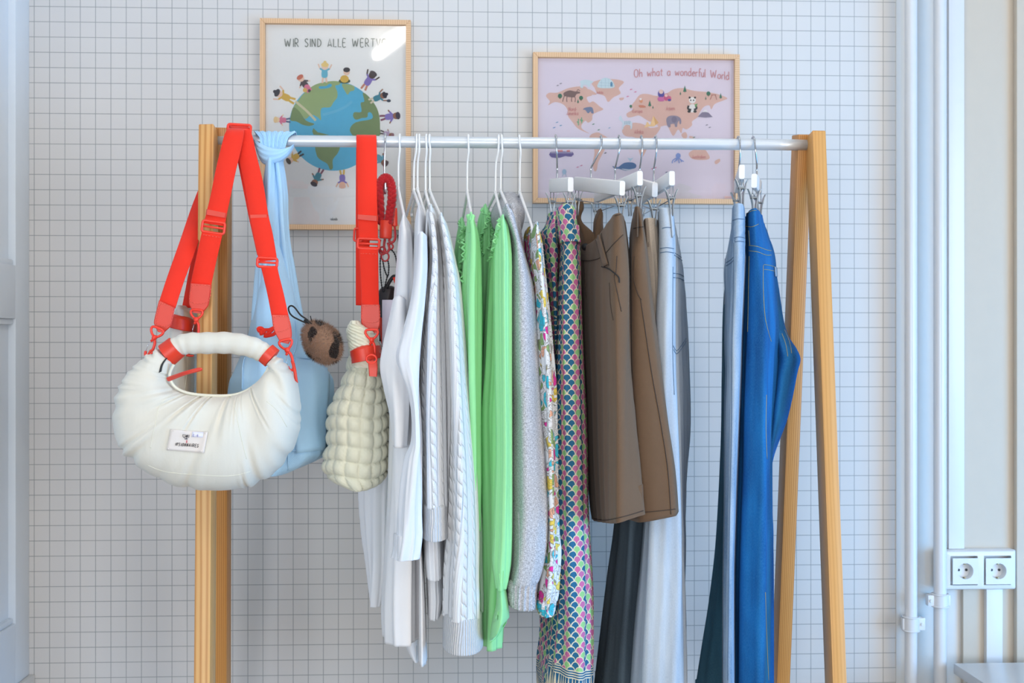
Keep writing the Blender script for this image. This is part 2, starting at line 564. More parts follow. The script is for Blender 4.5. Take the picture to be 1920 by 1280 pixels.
# heating pipes
M_PIPE = plain('white_pipe_paint', (214, 215, 217), 0.28, var=0.015)
for k, (pxa, pxb, yc, cl, lab) in enumerate((
        (1697, 1719, W - 0.045, (1155, 1182), 'slim white heating pipe with the lower clamp, next to the grid wallpaper'),
        (1751, 1774, W - 0.05, (1113, 1137), 'slim white heating pipe with the higher clamp, beside the power sockets'))):
    a = P(pxa, 600, yc); b = P(pxb, 600, yc); xm = (a.x + b.x) / 2; r = (b.x - a.x) / 2
    th = thing('heating_pipe', lab, 'pipe', (xm, yc, 0), 'white heating pipes')
    bm = bmesh.new(); tube(bm, [Vector((xm, yc, z)) for z in (0, 0.5, 1, 1.5, 2, ZC)], r, 28)
    link('pipe', bm, M_PIPE, th)
    z0, z1 = P(1700, cl[1], yc).z, P(1700, cl[0], yc).z; zm = (z0 + z1) / 2
    bm = bmesh.new()
    tube(bm, [Vector((xm, yc, z0)), Vector((xm, yc, z0 + .002)), Vector((xm, yc, z1 - .002)), Vector((xm, yc, z1))], [r + .002, r + .0045, r + .0045, r + .002], 28)
    for q in (z0 + 0.001, z1 - 0.001):
        tube(bm, [Vector((xm + (r + .0045) * math.cos(i * PI / 14), yc + (r + .0045) * math.sin(i * PI / 14), q)) for i in range(28)], 0.0016, 8, True)
    sx = 1 if k == 0 else -1
    box(bm, (xm + sx * (r + 0.008), yc, zm), (0.016, 0.016, (z1 - z0) * 0.86), None, 0.003)
    box(bm, (xm - sx * (r + 0.004), yc, zm), (0.007, 0.012, (z1 - z0) * 0.8), None, 0.002)
    box(bm, (xm, (yc + r + W) / 2, zm), (0.008, W - yc - r, 0.008))
    c = link('pipe_clamp', bm, M_PIPE, th, True, 50)
    bm = bmesh.new(); tube(bm, [Vector((xm + sx * (r + 0.009), yc - 0.011, zm)), Vector((xm + sx * (r + 0.009), yc - 0.007, zm))], 0.0035, 14)
    link('screw', bm, M_GLOSSWHITE, c, True, 40)
# slim back pipe line seen between them
bm = bmesh.new(); xq = P(1684, 600, W - 0.01).x
# surface trunking above and below the sockets
y1 = W - 0.012
def trunk(pa, pb, za_, zb_, label):
    bm = bmesh.new(); a = P(pa, 600, y1 - 0.014).x; b = P(pb, 600, y1 - 0.014).x
    box(bm, ((a + b) / 2, y1 - 0.007, (za_ + zb_) / 2), (b - a, 0.0139, zb_ - za_), None, 0.0015)
    return tag(link('cable_trunking', bm, M_GLOSSWHITE, None, True, 40), label, 'cable trunking')
bm.free()
zs0, zs1 = P(1840, 1107, y1 - 0.03).z, P(1840, 1031, y1 - 0.03).z
bm = bmesh.new(); a = P(1777, 600, W - 0.02).x; b = P(1806, 600, W - 0.02).x
box(bm, ((a + b) / 2, W - 0.013, (zs1 + ZC) / 2), (b - a, 0.0258, ZC - zs1), None, 0.0015)
tag(link('cable_trunking', bm, M_GLOSSWHITE, None, True, 40), 'white square cable trunking running up the wall above the power sockets', 'cable trunking')
trunk(1850, 1880, 0, zs0, 'white cable trunking dropping down the wall below the power sockets')
# double socket
sa, sb = P(1770, 1107, y1 - 0.03), P(1907, 1031, y1 - 0.03)
so = thing('power_socket', 'white double power socket mounted on the cream wall', 'power socket', (sa.x, y1, sa.z))
bm = bmesh.new()
cx, cz = (sa.x + sb.x) / 2, (sa.z + sb.z) / 2; wx, wz = sb.x - sa.x, sb.z - sa.z
def rr(hw, hh, y, r, n=5):
    out = []
    for qx, qz, a0 in ((1, 1, 0), (-1, 1, PI / 2), (-1, -1, PI), (1, -1, 3 * PI / 2)):
        for i in range(n + 1):
            a = a0 + i * PI / 2 / n
            out.append(Vector((cx + qx * (hw - r) + r * math.cos(a), y, cz + qz * (hh - r) + r * math.sin(a))))
    return out
skin_rings(bm, [rr(wx / 2, wz / 2, y1 - 0.0005, .004), rr(wx / 2, wz / 2, y1 - 0.022, .004), rr(wx / 2 - .003, wz / 2 - .003, y1 - 0.028, .004), rr(wx / 2 - .012, wz / 2 - .010, y1 - 0.031, .004), rr(wx / 2 - .0135, wz / 2 - .0115, y1 - 0.031, .002), rr(wx / 2 - .0135, wz / 2 - .0115, y1 - 0.012, .002)])
box(bm, (cx, y1 - 0.021, cz), (0.014, 0.020, wz - 0.022), None, 0.0006)
link('socket_frame', bm, M_GLOSSWHITE, so, True, 30)
M_DARK = plain('dark_hole', (35, 38, 42), 0.6)
M_METAL = plain('brass_contact', (150, 135, 105), 0.35, 1.0)
for pa, pb in ((1786, 1834), (1848, 1896)):
    c0, c1 = P(pa, 1096, y1 - .031), P(pb, 1045, y1 - .031); mx, mz = (c0.x + c1.x) / 2, (c0.z + c1.z) / 2; h = (c1.x - c0.x) / 2
    bm = bmesh.new(); N = 40; rad = 0.0175
    y0 = y1 - 0.0325
    sq = []; ci = []
    for i in range(N):
        a = 2 * PI * i / N; m = max(abs(math.cos(a)), abs(math.sin(a)))
        sq.append(Vector((mx + h * math.cos(a) / m, y0, mz + h * math.sin(a) / m))); ci.append((math.cos(a), math.sin(a)))
    rings = [[v + Vector((0, 0.0018, 0)) for v in sq], sq]
    for rr_, yy in ((rad, y0), (rad * 0.97, y0 + .001), (rad * 0.93, y0 + 0.016), (rad * 0.5, y0 + 0.0165)):
        rings.append([Vector((mx + rr_ * c, yy, mz + rr_ * s_)) for c, s_ in ci])
    skin_rings(bm, rings, None, True, False, True)
    ins = link('socket_insert', bm, M_GLOSSWHITE, so, True, 30)
    for s_ in (-1, 1):
        bm = bmesh.new(); tube(bm, [Vector((mx + s_ * 0.0085, y0 + 0.0150, mz)), Vector((mx + s_ * 0.0085, y0 + 0.0166, mz))], 0.0028, 14)
        link('pin_hole', bm, M_DARK, ins, False)
        bm = bmesh.new(); box(bm, (mx, y0 + 0.006, mz + s_ * (rad * 0.9)), (0.0045, 0.009, 0.0035), None, 0.0005)
        link('earth_contact', bm, M_METAL, ins, False)
# low white table
tc = P(1788, 1243, 0.30)
tb = thing('side_table', 'low white table with a square-edged top in front of the cream wall', 'table', (tc.x + 0.3, 0.0, 0))
M_TABLE = plain('white_table_laminate', (206, 210, 214), 0.25, var=0.01)
bx('table_top', (tc.x, -0.30, tc.z - 0.022), (tc.x + 0.55, 0.30, tc.z), M_TABLE, tb, 0.0015)
for sx in (tc.x + 0.04, tc.x + 0.51):
    for sy in (-0.26, 0.26):
        bx('leg', (sx - .02, sy - .02, 0), (sx + .02, sy + .02, tc.z - 0.022), M_TABLE, tb, 0.002)

# ceiling strip lamp (its mirror image is the streak in the glass of the globe poster)
def ceil_hit(px, py, Yg, zc):
    d = (P(px, py, 0) - CAM); t_ = (Yg - CAM.y) / d.y; h = CAM + d * t_
    r = Vector((d.x, -d.y, d.z)); return h + r * ((zc - h.z) / r.z)
YG1 = W - 0.016
l0 = ceil_hit(706, 92, YG1, ZC - 0.04); l1 = ceil_hit(752, 55, YG1, ZC - 0.04)
dv = (l1 - l0).normalized()
l1 = l0 + dv * 1.25
em = NT('lamp_tube'); em.base(srgb((255, 250, 240)), 0.5)
em.b.inputs['Emission Color'].default_value = (1.0, 0.93, 0.84, 1); em.b.inputs['Emission Strength'].default_value = 14.5
def strip(a, b, label):
    th = thing('ceiling_lamp', label, 'ceiling lamp', ((a.x + b.x) / 2, (a.y + b.y) / 2, ZC), 'strip lamps on the ceiling')
    bm = bmesh.new(); tube(bm, [a, a + (b - a) * .02, b - (b - a) * .02, b], [0.026, 0.034, 0.034, 0.026], 18)
    link('lamp_tube', bm, em.m, th)
    bm = bmesh.new(); d_ = (b - a); ang = math.atan2(d_.y, d_.x)
    m_ = (a + b) / 2; box(bm, (m_.x, m_.y, ZC - 0.008), (d_.length, 0.05, 0.014), Euler((0, 0, ang)), 0.002)
    link('lamp_housing', bm, M_GLOSSWHITE, th)
a_ = Vector((l0.x, l0.y, ZC - 0.075)); b_ = Vector((l1.x, l1.y, ZC - 0.075))
strip(a_, b_, 'white strip lamp on the ceiling mirrored in the globe poster glass')
off = Vector((1.7, 0.6, 0)); strip(a_ + off, b_ + off, 'added white strip lamp on the ceiling towards the right of the room')  # second lamp added for more ceiling light; only the mirrored one is seen
off = Vector((0.6, 2.3, 0)); strip(a_ + off, b_ + off, 'added white strip lamp on the ceiling nearest the clothes rack')  # extra lamp added so the wall grows brighter towards the top

# ================================================================ CLOTHES RACK
M_PINE = wood('pine_broad_grained', (222, 174, 110), (184, 122, 60), 0.42, 640, 11.0)
M_PINE2 = wood('pine_fine_grained', (204, 148, 82), (168, 106, 48), 0.42, 1700, 16.0)
M_PINE3 = wood('pine_smooth', (212, 158, 92), (198, 142, 78), 0.42, 1000, 22.0)
t = NT('galvanised_rail'); oc = t.coord()
g = t.noise(t.mapping(oc, (1, 40, 40)), 12, 4); g2 = t.noise(t.mapping(oc, (14, 5, 5)), 9, 3)
t.base(t.mix(g, srgb((196, 202, 208)), srgb((222, 227, 232))), 0.36, 0.35, 0.6)
t.bump(g, 0.15, 0.0006)
M_RAIL = t.m
zr = 1.567; rr_ = 0.0105
rack = thing('clothes_rack', 'pine A-frame clothes rack with a grey metal rail', 'clothes rack', ((P(400, 300, 0).x + P(1515, 300, 0).x) / 2, 0, 0))
bm = bmesh.new(); xa = P(404, 262, 0).x; xb = P(1512, 271, 0).x
tube(bm, [Vector((xa + (xb - xa) * i / 20, 0, zr)) for i in range(21)], rr_, 32)
rail = link('rail', bm, M_RAIL, rack)
def leg(top, bot, Yt, Yb, w_, d_, mat):
    a = P(top[0], top[1], Yt); b = P(bot[0], bot[1], Yb); d = b - a; foot = a + d * (a.z / (a.z - b.z))
    bm = bmesh.new(); beam(bm, foot, a, w_, d_); return link('leg', bm, mat, rack, True, 40)
leg((391.5, 240), (384, 1280), -0.020, -0.165, 0.0265, 0.045, M_PINE)
leg((417, 240), (416, 1280), 0.012, 0.16, 0.0270, 0.045, M_PINE2)
leg((1504, 253), (1463, 1280), 0.016, 0.17, 0.0265, 0.045, M_PINE2)
leg((1529, 252), (1567, 1280), -0.016, -0.17, 0.0245, 0.045, M_PINE3)

# ================================================================ POSTERS
t = NT('picture_glass')
n_ = t.n; gl = t.new('ShaderNodeBsdfGlossy'); gl.inputs['Roughness'].default_value = 0.03; gl.inputs['Color'].default_value = (1, 1, 1, 1)
tr = t.new('ShaderNodeBsdfTransparent'); fr = t.new('ShaderNodeFresnel'); fr.inputs['IOR'].default_value = 1.5
mx_ = t.new('ShaderNodeMixShader'); t.t.links.new(fr.outputs[0], mx_.inputs[0]); t.t.links.new(tr.outputs[0], mx_.inputs[1]); t.t.links.new(gl.outputs[0], mx_.inputs[2])
t.t.links.new(mx_.outputs[0], n_['Material Output'].inputs[0])
M_GLASS = t.m
M_OAK = wood('oak_frame', (222, 186, 148), (200, 158, 118), 0.5, 1300, 1.2)
PAL = {}
def ink(c):
    k = 'ink_%02x%02x%02x' % c
    if k not in PAL:
        q = NT(k); nz = q.noise(q.coord(), 60, 4)
        q.base(q.mix(nz, tuple(v * 0.9 for v in srgb(c)[:3]) + (1,), srgb(c)), 0.6, 0, 0.2); PAL[k] = q.m
    return PAL[k]


class Art:
    """printed artwork of one poster: flat coloured shapes on one sheet, one mesh"""
    def __init__(s, Y): s.Y = Y; s.bm = bmesh.new(); s.mats = []; s.k = 0
    def mi(s, c):
        m = ink(c)
        if m not in s.mats: s.mats.append(m)
        return s.mats.index(m)
    def lift(s): s.k += 1; return s.Y - 0.00001 * s.k
    def poly(s, pts, c, smooth=0):
        if smooth: pts = spline(pts, smooth, True)
        Y = s.lift()
        f = s.bm.faces.new([s.bm.verts.new(P(x, y, s.Y) * 1.0 + Vector((0, Y - s.Y, 0))) for x, y in pts]); f.material_index = s.mi(c)
    def ell(s, x, y, a, b, c, rot=0.0, n=20):
        s.poly([(x + a * math.cos(q) * math.cos(rot) - b * math.sin(q) * math.sin(rot), y + a * math.cos(q) * math.sin(rot) + b * math.sin(q) * math.cos(rot)) for q in (2 * PI * i / n for i in range(n))], c)
    def line(s, pts, w_, c, smooth=4):
        if smooth and len(pts) > 2: pts = spline(pts, smooth)
        L = []; R = []
        for i in range(len(pts)):
            a = pts[max(i - 1, 0)]; b = pts[min(i + 1, len(pts) - 1)]; dx, dy = b[0] - a[0], b[1] - a[1]; l = math.hypot(dx, dy) or 1
            L.append((pts[i][0] - dy / l * w_ / 2, pts[i][1] + dx / l * w_ / 2)); R.append((pts[i][0] + dy / l * w_ / 2, pts[i][1] - dx / l * w_ / 2))
        Y = s.lift(); mi = s.mi(c)
        VL = [s.bm.verts.new(P(x, y, s.Y) + Vector((0, Y - s.Y, 0))) for x, y in L]; VR = [s.bm.verts.new(P(x, y, s.Y) + Vector((0, Y - s.Y, 0))) for x, y in R]
        for i in range(len(VL) - 1):
            f = s.bm.faces.new((VL[i], VL[i + 1], VR[i + 1], VR[i])); f.material_index = mi
    def text(s, txt, x, y, h, c, wd=1.4, gap=1.25, rot=0.0, arc=None, sh=0.0):
        """single-stroke lettering, x,y = start of the base line, h = capital height"""
        for ch in txt:
            st, adv = GLYPH.get(ch, ([], 0.45))
            dy0 = arc(x) if arc else 0
            for stroke in st:
                pts = []
                for gx, gy in stroke:
                    u = (gx + sh * gy) * h; v = -gy * h
                    pts.append((x + u * math.cos(rot) - v * math.sin(rot), y + dy0 + u * math.sin(rot) + v * math.cos(rot)))
                s.line(pts, wd, c, 3 if len(pts) > 3 else 0)
            x += adv * h * gap * math.cos(rot); y += adv * h * gap * math.sin(rot)
        return x
    def done(s, parent):
        return link('printed_picture', s.bm, s.mats, parent, False)


def O_(w_, h_, x0=0, y0=0): return [(x0 + w_ / 2 + w_ / 2 * math.cos(a), y0 + h_ / 2 + h_ / 2 * math.sin(a)) for a in [PI / 2 + 2 * PI * i / 10 for i in range(11)]]
GLYPH = {
    'W': ([[(0, 1), (.18, 0), (.36, .8), (.54, 0), (.72, 1)]], .82), 'I': ([[(.05, 0), (.05, 1)]], .2), 'R': ([[(0, 0), (0, 1), (.3, .95), (.36, .72), (.28, .5), (0, .48)], [(.1, .48), (.42, 0)]], .52),
    'S': ([[(.38, .85), (.25, 1), (.05, .9), (.05, .68), (.3, .45), (.38, .22), (.22, 0), (0, .12)]], .5), 'N': ([[(0, 0), (0, 1)], [(0, 1), (.4, 0)], [(.4, 0), (.4, 1)]], .55),
    'D': ([[(0, 0), (0, 1)], [(0, 1), (.3, .85), (.42, .5), (.3, .12), (0, 0)]], .55), 'A': ([[(0, 0), (.24, 1), (.48, 0)], [(.06, .22), (.42, .22)]], .56), 'L': ([[(0, 1), (0, 0), (.36, 0)]], .46),
    'E': ([[(.36, 1), (0, 1), (0, 0), (.36, 0)], [(0, .52), (.3, .52)]], .48), 'T': ([[(0, 1), (.5, 1)], [(.25, 1), (.25, 0)]], .55), 'V': ([[(0, 1), (.24, 0), (.48, 1)]], .55),
    'O': ([O_(.5, 1)], .6), 'X': ([[(0, 0), (.45, 1)], [(0, 1), (.45, 0)]], .55), 'U': ([[(0, 1), (0, .25), (.2, 0), (.4, .25), (.4, 1)]], .55),
    'C': ([[(.42, .82), (.25, 1), (.05, .8), (0, .5), (.05, .2), (.25, 0), (.42, .18)]], .52), 'H': ([[(0, 0), (0, 1)], [(.4, 0), (.4, 1)], [(0, .5), (.4, .5)]], .55),
    'h': ([[(0, 0), (.02, 1.05)], [(.02, .4), (.2, .6), (.32, .45), (.33, 0)]], .45), 'w': ([[(0, .6), (.1, 0), (.24, .45), (.38, 0), (.5, .6)]], .6), 'a': ([[(.34, .5), (.18, .6), (.02, .4), (.04, .1), (.18, 0), (.33, .2)], [(.35, .6), (.35, 0)]], .45),
    't': ([[(.14, .9), (.12, .1), (.25, 0)], [(0, .62), (.28, .62)]], .34), 'o': ([O_(.38, .58)], .47), 'n': ([[(0, .6), (0, 0)], [(0, .4), (.15, .6), (.3, .45), (.3, 0)]], .42), 'd': ([[(.32, .45), (.15, .6), (0, .3), (.12, 0), (.32, .15)], [(.34, 1.05), (.34, 0)]], .45),
    'e': ([[(.02, .32), (.34, .34), (.2, .6), (.02, .35), (.1, .03), (.33, .08)]], .42), 'r': ([[(0, .6), (0, 0)], [(0, .4), (.12, .58), (.26, .55)]], .32), 'f': ([[(.3, .95), (.18, 1.05), (.1, .85), (.1, 0)], [(0, .58), (.25, .58)]], .32),
    'u': ([[(0, .6), (.02, .15), (.15, 0), (.3, .2)], [(.3, .6), (.3, 0)]], .42), 'l': ([[(0, 1.05), (0, .05), (.08, 0)]], .17), 'i': ([[(0, .6), (0, 0)], [(0, .8), (0, .86)]], .15), 's': ([[(.26, .5), (.12, .6), (.02, .45), (.25, .2), (.14, 0), (0, .08)]], .36),
    'p': ([[(0, .6), (0, -.35)], [(0, .4), (.15, .6), (.32, .3), (.15, 0), (0, .15)]], .42), 'k': ([[(0, 1), (0, 0)], [(.28, .6), (0, .28), (.3, 0)]], .4), 'm': ([[(0, .6), (0, 0)], [(0, .4), (.12, .6), (.22, .45), (.22, 0)], [(.22, .4), (.35, .6), (.45, .45), (.45, 0)]], .58),
    '-': ([[(0, .35), (.2, .35)]], .32), '*': ([[(0, .5), (.2, .5)]], .3), '8': ([O_(.3, .5), O_(.26, .45, .02, .52)], .42),
}


def poster(name, label, q, bw, paper_c):
    """q = outer corners tl,tr,br,bl in the photo; frame of oak, white sheet, glass"""
    Yf = W - 0.022
    xl = (P(q[0][0], q[0][1], Yf).x + P(q[3][0], q[3][1], Yf).x) / 2; xr = (P(q[1][0], q[1][1], Yf).x + P(q[2][0], q[2][1], Yf).x) / 2
    zt = (P(*q[0], Yf).z + P(*q[1], Yf).z) / 2; zb_ = (P(*q[2], Yf).z + P(*q[3], Yf).z) / 2
    th = thing(name, label, 'framed poster', ((xl + xr) / 2, W, zb_), 'framed posters on the wall')
    bm = bmesh.new()
    def member(a0, a1, b0, b1):
        # quad outline outer a0-a1, inner b1-b0, extruded in Y
        pr = [a0, a1, b1, b0]; r0 = [Vector((x, W - 0.0015, z)) for x, z in pr]
        r1 = [Vector((x, Yf + 0.001, z)) for x, z in pr]
        cxm = sum(p[0] for p in pr) / 4; czm = sum(p[1] for p in pr) / 4
        r2 = [Vector((x + (cxm - x) * 0.01, Yf, z + (czm - z) * 0.01)) for x, z in pr]
        L = math.hypot(a1[0] - a0[0], a1[1] - a0[1])
        uv = lambda: [(0, 0), (0, L), (bw, L), (bw, 0), (0, 0)]
        skin_rings(bm, [r0, r1, r2], None)
        uvl = bm.loops.layers.uv.verify(); bm.faces.ensure_lookup_table()
        d = Vector((a1[0] - a0[0], 0, a1[1] - a0[1])).normalized(); e = Vector((-d.z, 0, d.x))
        for f in bm.faces[-14:]:
            for l in f.loops:
                p = l.vert.co; l[uvl].uv = (p.dot(e) + p.y, p.dot(d))
    b = bw
    member((xl, zt), (xr, zt), (xl + b, zt - b), (xr - b, zt - b)); member((xr, zt), (xr, zb_), (xr - b, zt - b), (xr - b, zb_ + b))
    member((xr, zb_), (xl, zb_), (xr - b, zb_ + b), (xl + b, zb_ + b)); member((xl, zb_), (xl, zt), (xl + b, zb_ + b), (xl + b, zt - b))
    link('frame', bm, M_OAK, th, False)
    sh = NT(name + '_sheet'); sh.base(srgb(paper_c), 0.7, 0, 0.2)
    bx('sheet', (xl + b * .6, W - 0.010, zb_ + b * .6), (xr - b * .6, W - 0.002, zt - b * .6), sh.m, th)
    bx('glass', (xl + b * .7, YG1, zb_ + b * .7), (xr - b * .7, YG1 + 0.0015, zt - b * .7), M_GLASS, th)
    return th


fr1 = poster('framed_poster', 'upright oak-framed poster of a globe ringed by children', [(486, 34), (770, 37), (770, 430), (488, 430)], 0.0105, (236, 238, 239))
A = Art(W - 0.0102)
G1, G2, BL, BL2 = (160, 182, 132), (128, 150, 106), (96, 186, 222), (84, 176, 218)
gc = (626, 236)
A.ell(gc[0], gc[1], 84, 84, BL, n=64)
S1 = lambda pts: [(480 + x / 6.4, 90 + y / 6.4) for x, y in pts]
A.poly(S1([(500, 640), (560, 560), (680, 455), (800, 412), (930, 396), (1010, 408), (1000, 440), (950, 455), (975, 520), (975, 590), (930, 650), (890, 710), (800, 715), (775, 760), (780, 865), (740, 830), (665, 800), (600, 850), (560, 820), (500, 740), (450, 710)]), G1, 3)
A.poly(S1([(450, 710), (520, 760), (600, 870), (700, 910), (640, 935), (560, 920), (480, 880), (415, 870), (420, 800)]), G2, 3)
A.poly(S1([(760, 460), (840, 455), (880, 428), (910, 440), (900, 465), (840, 485), (765, 488)]), BL2, 3)
A.poly(S1([(1030, 432), (1130, 440), (1180, 465), (1175, 510), (1130, 520), (1100, 560), (1070, 520)]), G1, 3)
A.poly(S1([(1280, 540), (1330, 560), (1400, 640), (1450, 720), (1480, 820), (1488, 960), (1470, 1060), (1200, 1058), (1140, 1020), (1130, 960), (1200, 890), (1390, 850), (1385, 780), (1345, 775), (1335, 830), (1270, 840), (1200, 860), (1165, 820), (1180, 770), (1265, 765), (1255, 660), (1300, 640)]), G2, 3)
A.poly(S1([(690, 960), (740, 1010), (880, 1042), (690, 1040)]), G2, 2)
S2 = lambda pts: [(470 + x / 7.53, 230 + y / 7.53) for x, y in pts]
A.poly(S2([(935, 300), (1240, 300), (1235, 420), (1160, 520), (1160, 640), (1120, 660), (1080, 580), (980, 520), (930, 450)]), G2, 3)
A.line(S1([(800, 800), (950, 760), (1080, 700), (1150, 640)]), 5, (112, 192, 224))
SK1, SK2, SK3 = (240, 208, 190), (150, 105, 85), (84, 70, 68)
def kid(x, y, ang, skin, hair, top, bot, arms='up', s=1.0, hairtype=0):
    """child standing on the globe: feet at x,y; ang = outward direction"""
    ux, uy = math.cos(ang), math.sin(ang); vx, vy = -uy, ux
    q = lambda a, b: (x + (ux * a + vx * b) * s, y + (uy * a + vy * b) * s)
    A.line([q(0, -3), q(7, -2.5), q(13, -1)], 3.2 * s, bot); A.line([q(1, 4), q(8, 2.5), q(13, 1)], 3.2 * s, bot)
    A.poly([q(10, -4.5), q(10, 4.5), q(22, 3.8), q(23, -3.8)], top, 3)
    for sgn in (-1, 1):
        a1 = q(21, 3 * sgn); a2 = q(24 if arms == 'up' else 17, 8 * sgn); a3 = q(31 if arms == 'up' else 15, 11 * sgn)
        A.line([a1, a2], 2.8 * s, top, 0); A.line([a2, a3], 2.2 * s, skin, 0)
    h = q(27, 0); A.ell(h[0], h[1], 5.6 * s, 5.4 * s, skin)
    h2 = q(30, 0); A.ell(h2[0], h2[1], 3.8 * s, 6.2 * s, hair, ang)
    if hairtype: h3 = q(34, 0); A.ell(h3[0], h3[1], 2.6 * s, 2.6 * s, hair)
YE, TE, PU, GY, PK, WN = (222, 184, 90), (70, 140, 160), (138, 124, 196), (92, 84, 90), (226, 130, 160), (140, 90, 110)
kid(553, 191, math.radians(207), SK1, (70, 70, 78), YE, YE, 'up', 1.25, 1)
A.line([(554, 190), (575, 208), (592, 226)], 4.5, (212, 208, 176))
kid(581, 172, math.radians(236), SK1, (206, 120, 100), GY, PK, 'down', 1.1)
A.ell(576, 164, 6, 5.5, PK, .6); A.ell(572, 169, 4, 4.2, (230, 190, 110)); A.ell(580, 170, 2.6, 3, GY)
kid(608, 156, math.radians(272), SK1, (240, 212, 140), (112, 190, 216), SK1, 'up', 1.15, 1)
A.ell(646, 152, 11, 4.6, (84, 98, 74)); A.ell(646, 148, 8, 7, YE); A.ell(650, 135, 6, 6.4, SK1); A.ell(650, 131, 6.4, 4.6, (68, 66, 72))
kid(680, 168, math.radians(304), SK3, (84, 76, 80), PU, (206, 140, 120), 'up', 1.2, 0)
kid(692, 190, math.radians(338), SK2, (50, 52, 66), TE, (220, 206, 184), 'up', 1.05, 1)
A.ell(729, 189, 4, 2.8, (60, 70, 86))
kid(712, 221, math.radians(353), SK2, (66, 60, 80), PU, WN, 'down', 1.15)
kid(545, 226, math.radians(183), (242, 214, 180), (238, 210, 160), PK, (96, 110, 146), 'down', 0.95)
kid(568, 286, math.radians(149), SK1, (86, 80, 76), YE, (70, 72, 78), 'down', 1.05)
kid(604, 316, math.radians(118), SK2, (58, 52, 66), TE, WN, 'down', 1.1)
kid(642, 318, math.radians(90), (236, 192, 164), (232, 190, 170), PU, YE, 'up', 1.05)
kid(672, 309, math.radians(66), SK2, (90, 60, 60), WN, GY, 'down', 0.9)
kid(698, 286, math.radians(40), SK2, (100, 82, 88), (110, 176, 200), (220, 180, 160), 'down', 1.1)
kid(713, 247, math.radians(18), SK2, (150, 110, 120), (180, 160, 190), GY, 'down', 0.8)
A.text('WIR SIND ALLE WERTVOLL', 534, 88, 15, (108, 118, 112), 1.5, 1.27)
A.text('*isilondo', 619, 413, 5.0, (130, 130, 128), 0.8, 0.95)
A.done(fr1)

fr2 = poster('framed_poster', 'wide oak-framed lilac poster of an illustrated world map', [(999, 97), (1387, 102), (1387, 382), (1000, 380)], 0.0105, (222, 216, 234))
A = Art(W - 0.0102)
S3 = lambda pts: [(980 + x / 4.0, 80 + y / 4.0) for x, y in pts]
CT, CT2 = (222, 188, 180), (210, 170, 166)
for pts in (
    [(175, 400), (200, 375), (260, 375), (330, 345), (400, 330), (470, 330), (500, 370), (520, 395), (480, 410), (500, 450), (530, 440), (580, 480), (605, 500), (560, 520), (525, 540), (520, 580), (490, 600), (470, 585), (440, 620), (450, 650), (500, 680), (470, 670), (410, 640), (370, 590), (340, 550), (335, 500), (300, 460), (240, 445), (190, 470), (205, 440)],
    [(520, 300), (600, 275), (700, 275), (760, 295), (720, 340), (735, 380), (680, 410), (640, 445), (615, 400), (560, 380), (540, 340)],
    [(440, 345), (500, 350), (555, 385), (520, 390), (470, 370)],
    [(510, 690), (560, 672), (600, 690), (645, 725), (620, 790), (590, 850), (565, 900), (555, 955), (535, 960), (525, 900), (540, 820), (520, 760), (500, 725)],
    [(840, 440), (880, 390), (940, 385), (1010, 400), (1080, 380), (1130, 350), (1200, 340), (1280, 360), (1380, 370), (1460, 385), (1535, 415), (1500, 435), (1440, 460), (1415, 500), (1400, 470), (1360, 480), (1330, 520), (1310, 560), (1270, 590), (1270, 620), (1230, 650), (1200, 640), (1190, 680), (1165, 650), (1130, 700), (1100, 650), (1080, 620), (1020, 630), (1000, 600), (950, 590), (900, 560), (870, 545), (830, 555), (790, 560), (780, 530), (830, 500), (810, 480)],
    [(745, 660), (770, 620), (830, 600), (900, 610), (960, 640), (1035, 630), (1000, 690), (960, 730), (930, 800), (900, 855), (880, 840), (860, 760), (840, 710), (770, 700)],
    [(1245, 830), (1290, 800), (1350, 790), (1390, 830), (1400, 870), (1340, 880), (1270, 870)],
    [(1190, 690), (1220, 670), (1235, 700), (1215, 725)], [(1250, 700), (1290, 710), (1260, 730)], [(1440, 890), (1475, 870), (1480, 890), (1450, 912)], [(725, 415), (760, 412), (750, 430), (730, 430)]):
    A.poly(S3(pts), CT, 3)
A.poly(S3([(320, 1168), (340, 1120), (460, 1130), (600, 1100), (800, 1090), (960, 1110), (1120, 1080), (1180, 1055), (1270, 1090), (1240, 1120), (1300, 1165)]), (222, 220, 232), 3)
def tree(x, y, h):
    A.poly(S3([(x - h * .28, y), (x, y - h), (x + h * .28, y)]), (70, 130, 112)); A.poly(S3([(x - 2, y), (x - 2, y + 6), (x + 2, y + 6), (x + 2, y)]), (120, 90, 70))
for x, y, h in ((415, 450, 28), (953, 475, 45), (977, 490, 20), (1216, 368, 48), (1183, 388, 22), (1373, 424, 22), (1485, 415, 38)): tree(x, y, h)
for x, y, r in ((280, 400, 16), (438, 415, 15), (811, 477, 10), (1393, 382, 15)): A.ell(980 + x / 4, 80 + y / 4, r / 4, r / 3.6, (66, 128, 108)); A.poly(S3([(x - 2, y), (x - 2, y + r + 8), (x + 2, y + r + 8), (x + 2, y)]), (120, 90, 70))
BR = (132, 112, 112)   # moose
A.poly(S3([(310, 375), (350, 358), (390, 365), (425, 368), (430, 380), (405, 385), (385, 410), (330, 405), (308, 395)]), BR, 3)
for p in ([(315, 395), (305, 420), (300, 442)], [(335, 400), (330, 420), (332, 444)], [(372, 400), (366, 425), (368, 444)], [(385, 395), (395, 420), (392, 446)]): A.line(S3(p), 1.4, BR)
A.line(S3([(405, 368), (415, 352), (430, 362)]), 1.2, BR)
A.poly(S3([(430, 290), (470, 278), (520, 288), (525, 300), (505, 310), (505, 335), (490, 330), (480, 318), (455, 318), (452, 338), (432, 335), (435, 310)]), (206, 228, 240), 3)
A.poly(S3([(562, 335), (572, 295), (600, 268), (630, 264), (665, 280), (685, 310), (686, 335), (640, 342)]), (204, 228, 240), 3)
